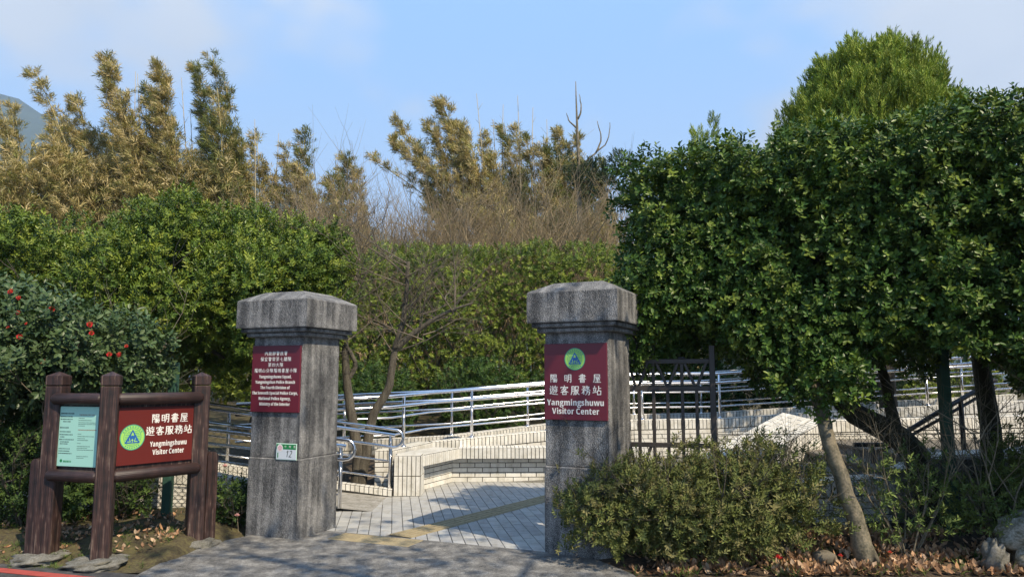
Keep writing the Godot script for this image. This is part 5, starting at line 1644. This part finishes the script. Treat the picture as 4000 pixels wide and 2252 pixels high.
func build_conifers() -> void:
	var n1 := noise3(701, 1.5, 3)
	for q in [[Vector3(6.45, 0.3, -12.9), 6.75, 2.45, 760, "tall bright green cypress rising above the clipped hedge"], [Vector3(4.1, 0.3, -15.2), 6.35, 0.5, 60, "small cypress tip showing over the clipped hedge"]]:
		var t := thing("cypress", q[4], "tree", q[0])
		var h: float = q[1]
		var w: float = q[2]
		obj("trunk", tube_mesh([Vector3(0, -0.2, 0), Vector3(0, h * 0.5, 0), Vector3(0, h * 0.95, 0)], [0.16, 0.1, 0.02], 8), M.bark, t)
		# upright flame-shaped sprays over a rounded cone
		var sets: Array = [[], [], []]
		var cols: Array = [[], [], []]
		var pal := [Color(.22, .3, .045), Color(.27, .35, .055), Color(.16, .24, .036), Color(.33, .39, .075)]
		for k in q[3]:
			var f := rng.randf()
			var an := rng.randf() * TAU
			var r := w * pow(f, 0.5) * rng.randf_range(0.82, 1.0)
			var b := Vector3(cos(an) * r, h - h * 0.6 * f - 0.25 + n1.get_noise_2d(an * 3.0, f * 4.0) * 0.3, sin(an) * r)
			var lean := (Vector3(cos(an), 0, sin(an)) * 0.22 + Vector3(rng.randf_range(-.12, .12), 1.0, rng.randf_range(-.12, .12))).normalized()
			var hh := rng.randf_range(0.4, 0.85) * (0.6 + 0.4 * minf(w, 1.0))
			var rr := hh * rng.randf_range(0.28, 0.42)
			var hue := rng.randf_range(0.75, 1.2)
			for m in 46:
				var u := rng.randf()
				var a2 := rng.randf() * TAU
				var rad := rr * pow(1.0 - u, 0.7) * sqrt(rng.randf())
				var p := b + lean * hh * u + Vector3(cos(a2), 0, sin(a2)) * rad
				var s := rng.randi() % 3
				sets[s].append(Transform3D(aim(lean * 1.2 + Vector3(cos(a2), 0.3, sin(a2)) * 0.55, rng.randf() * TAU, rng.randf_range(0.6, 1.0)), p))
				var tc := tint(pal, 0.15)
				cols[s].append(Color(tc.r * hue, tc.g * hue, tc.b * hue))
		for s in 3: scatter("foliage", t, SPRIG["needle%d" % s], M.needle, sets[s], cols[s])

# ---------------------------------------------------------------- litter, stones
func litter_on(called: String, label: String, box: Rect2, count: int, pal: Array, hf: Callable, s0: float, s1: float, kind := "litter", m: Material = null) -> void:
	var t := Node3D.new()
	named(t, called, self)
	tag(t, label, "leaves" if kind == "litter" else "grass", "", "stuff")
	var nz := noise3(900 + count, 0.9, 2)
	var sets: Array = [[], [], []]
	var cols: Array = [[], [], []]
	for k in count:
		var x := rng.randf_range(box.position.x, box.end.x)
		var z := rng.randf_range(box.position.y, box.end.y)
		if rng.randf() > 0.55 + nz.get_noise_2d(x * 2.0, z * 2.0) * 1.4: continue
		if x > -3.05 and x < -2.0 and z > -7.95: continue
		var s := rng.randi() % 3
		var y: float = hf.call(x, z)
		var d := Vector3(rng.randf_range(-.5, .5), 1, rng.randf_range(-.5, .5)) if kind == "litter" else Vector3(rng.randf_range(-.3, .3), 1, rng.randf_range(-.3, .3))
		sets[s].append(Transform3D(aim(d, rng.randf() * TAU, rng.randf_range(s0, s1)), Vector3(x, y + (rng.randf_range(0.004, 0.03) if kind == "litter" else 0.0), z)))
		cols[s].append(tint(pal, 0.35))
	for s in 3: scatter("leaf_scatter" if kind == "litter" else "blades", t, SPRIG[kind + str(s)], M.litter if m == null else m, sets[s], cols[s])

func build_details() -> void:
	var hr := func(x: float, z: float) -> float:
		var y := bed_height(x, z)
		return minf(y, -0.06 + maxf(0.0, x - 0.55) * 0.25) if z > -6.7 else minf(y, -0.06 + maxf(0.0, x - 0.9) * 0.6)
	var hl := func(x: float, z: float) -> float:
		var edge := -6.75 - (x + 5.0) * (-0.26) if x < -2.9 else -7.2
		return minf(minf(bed_height(x, z), -0.03 + maxf(0.0, (edge - z)) * 0.35), -0.06 + maxf(0.0, -2.6 - x) * 0.4)
	var brown := [Color(.36, .21, .11), Color(.26, .15, .085), Color(.46, .29, .17), Color(.17, .105, .065), Color(.44, .33, .23)]
	litter_on("fallen_leaves", "dry brown leaves lying under the azalea and the hedge", Rect2(1.0, -7.2, 4.4, 1.0), 8500, brown, hr, 0.55, 1.15)
	litter_on("fallen_leaves", "dry brown leaves lying round the timber notice board", Rect2(-6.0, -8.3, 3.6, 1.6), 2600, brown, hl, 0.4, 0.9)
	var green := [Color(.06, .1, .025), Color(.09, .14, .03), Color(.12, .16, .04)]
	litter_on("weeds", "short green weeds along the edge of the road", Rect2(0.9, -6.75, 4.4, 0.6), 420, green, hr, 0.4, 1.1, "grass", M.leaf_dull)
	litter_on("weeds", "mossy grass round the feet of the notice board", Rect2(-6.0, -7.6, 3.4, 1.2), 1500, green, hl, 0.25, 0.7, "grass", M.leaf_dull)
	# stones
	var s := thing("boulder", "large pale mossy stone at the edge of the road", "stone", Vector3(4.52, 0.0, -6.45), 0.3)
	obj("stone", lump(Vector3(0.8, 0.5, 0.5), 11, 0.4, true, 18), M.rock, s, Vector3(0, 0.2, 0))
	s = thing("broken_stone", "small jagged grey stone leaning on the boulder", "stone", Vector3(3.98, 0.0, -6.35), 0.8)
	obj("stone", lump(Vector3(0.2, 0.24, 0.16), 12, 0.8, true, 10), M.footing, s, Vector3(0, 0.08, 0))
	s = thing("round_stone", "smooth round brown stone among fallen leaves", "stone", Vector3(2.63, 0.02, -6.5))
	obj("stone", lump(Vector3(0.19, 0.11, 0.14), 13, 0.15, true, 12), M.pebble, s, Vector3(0, 0.03, 0))
	s = thing("mossy_stone", "low moss covered stone between the board posts", "stone", Vector3(-3.83, 0.0, -6.85))
	obj("stone", lump(Vector3(0.34, 0.13, 0.2), 14, 0.3, true, 12), M.moss, s, Vector3(0, 0.02, 0))
	# fallen camellia flowers
	var fm := flower_mesh(0.045, 5)
	for q in [[Vector3(2.23, 0.02, -6.46), "bright red camellia flower fallen on the soil beside the azalea", 1.0], [Vector3(2.78, 0.03, -6.52), "red camellia petals fallen against the round stone", 0.6], [Vector3(3.22, 0.05, -6.56), "small red petals lying at the root of the pale trunk", 0.5]]:
		var f := thing("fallen_flower", q[1], "flower", q[0])
		obj("petals", fm, M.petal, f, Vector3(0, 0.02, 0)).scale = Vector3.ONE * q[2]
	for q in [Vector3(-4.55, 0.02, -7.1), Vector3(-4.47, 0.02, -7.0), Vector3(-4.42, 0.02, -7.12), Vector3(-3.95, 0.03, -7.25)]:
		var f := thing("fallen_flower", "red petals fallen behind the timber notice board", "flower", q, 0.0, "petals behind the board")
		obj("petals", fm, M.petal, f, Vector3(0, 0.02, 0)).scale = Vector3.ONE * 0.6
	# pale azalea blossoms by the stone pillar
	for q in [[Vector3(-3.02, 0.62, -8.0), "pale pink blossom on a thin stem by the wire fence"], [Vector3(-2.78, 0.16, -7.75), "pale pink blossom low down beside the stone pillar"]]:
		var f := thing("pink_blossom", q[1], "flower", q[0])
		obj("petals", flower_mesh(0.035, 6), M.pale_petal, f)
		obj("stem", tube_mesh([Vector3(0, 0, 0), Vector3(0.03, -0.25, 0.0), Vector3(0.05, -0.62 if q[0].y > 0.4 else -0.16, 0.0)], 0.003, 5), M.twig, f)

func _ready() -> void:
	rng.seed = 20240
	font_bold = SystemFont.new()
	font_bold.font_names = PackedStringArray(["Droid Sans"])
	font_bold.font_weight = 700
	font_plain = SystemFont.new()
	font_plain.font_names = PackedStringArray(["Droid Sans"])
	set_stage()
	make_materials()
	make_sprigs()
	print("stage ", Time.get_ticks_msec())
	build_ground()
	build_hills()
	build_gateway()
	build_terrace()
	print("terrace ", Time.get_ticks_msec())
	build_board()
	build_railings()
	build_fences()
	build_hedges()
	print("hedges ", Time.get_ticks_msec())
	build_shrubs()
	build_bare_trees()
	build_bamboo()
	build_conifers()
	build_details()
	print("done ", Time.get_ticks_msec())
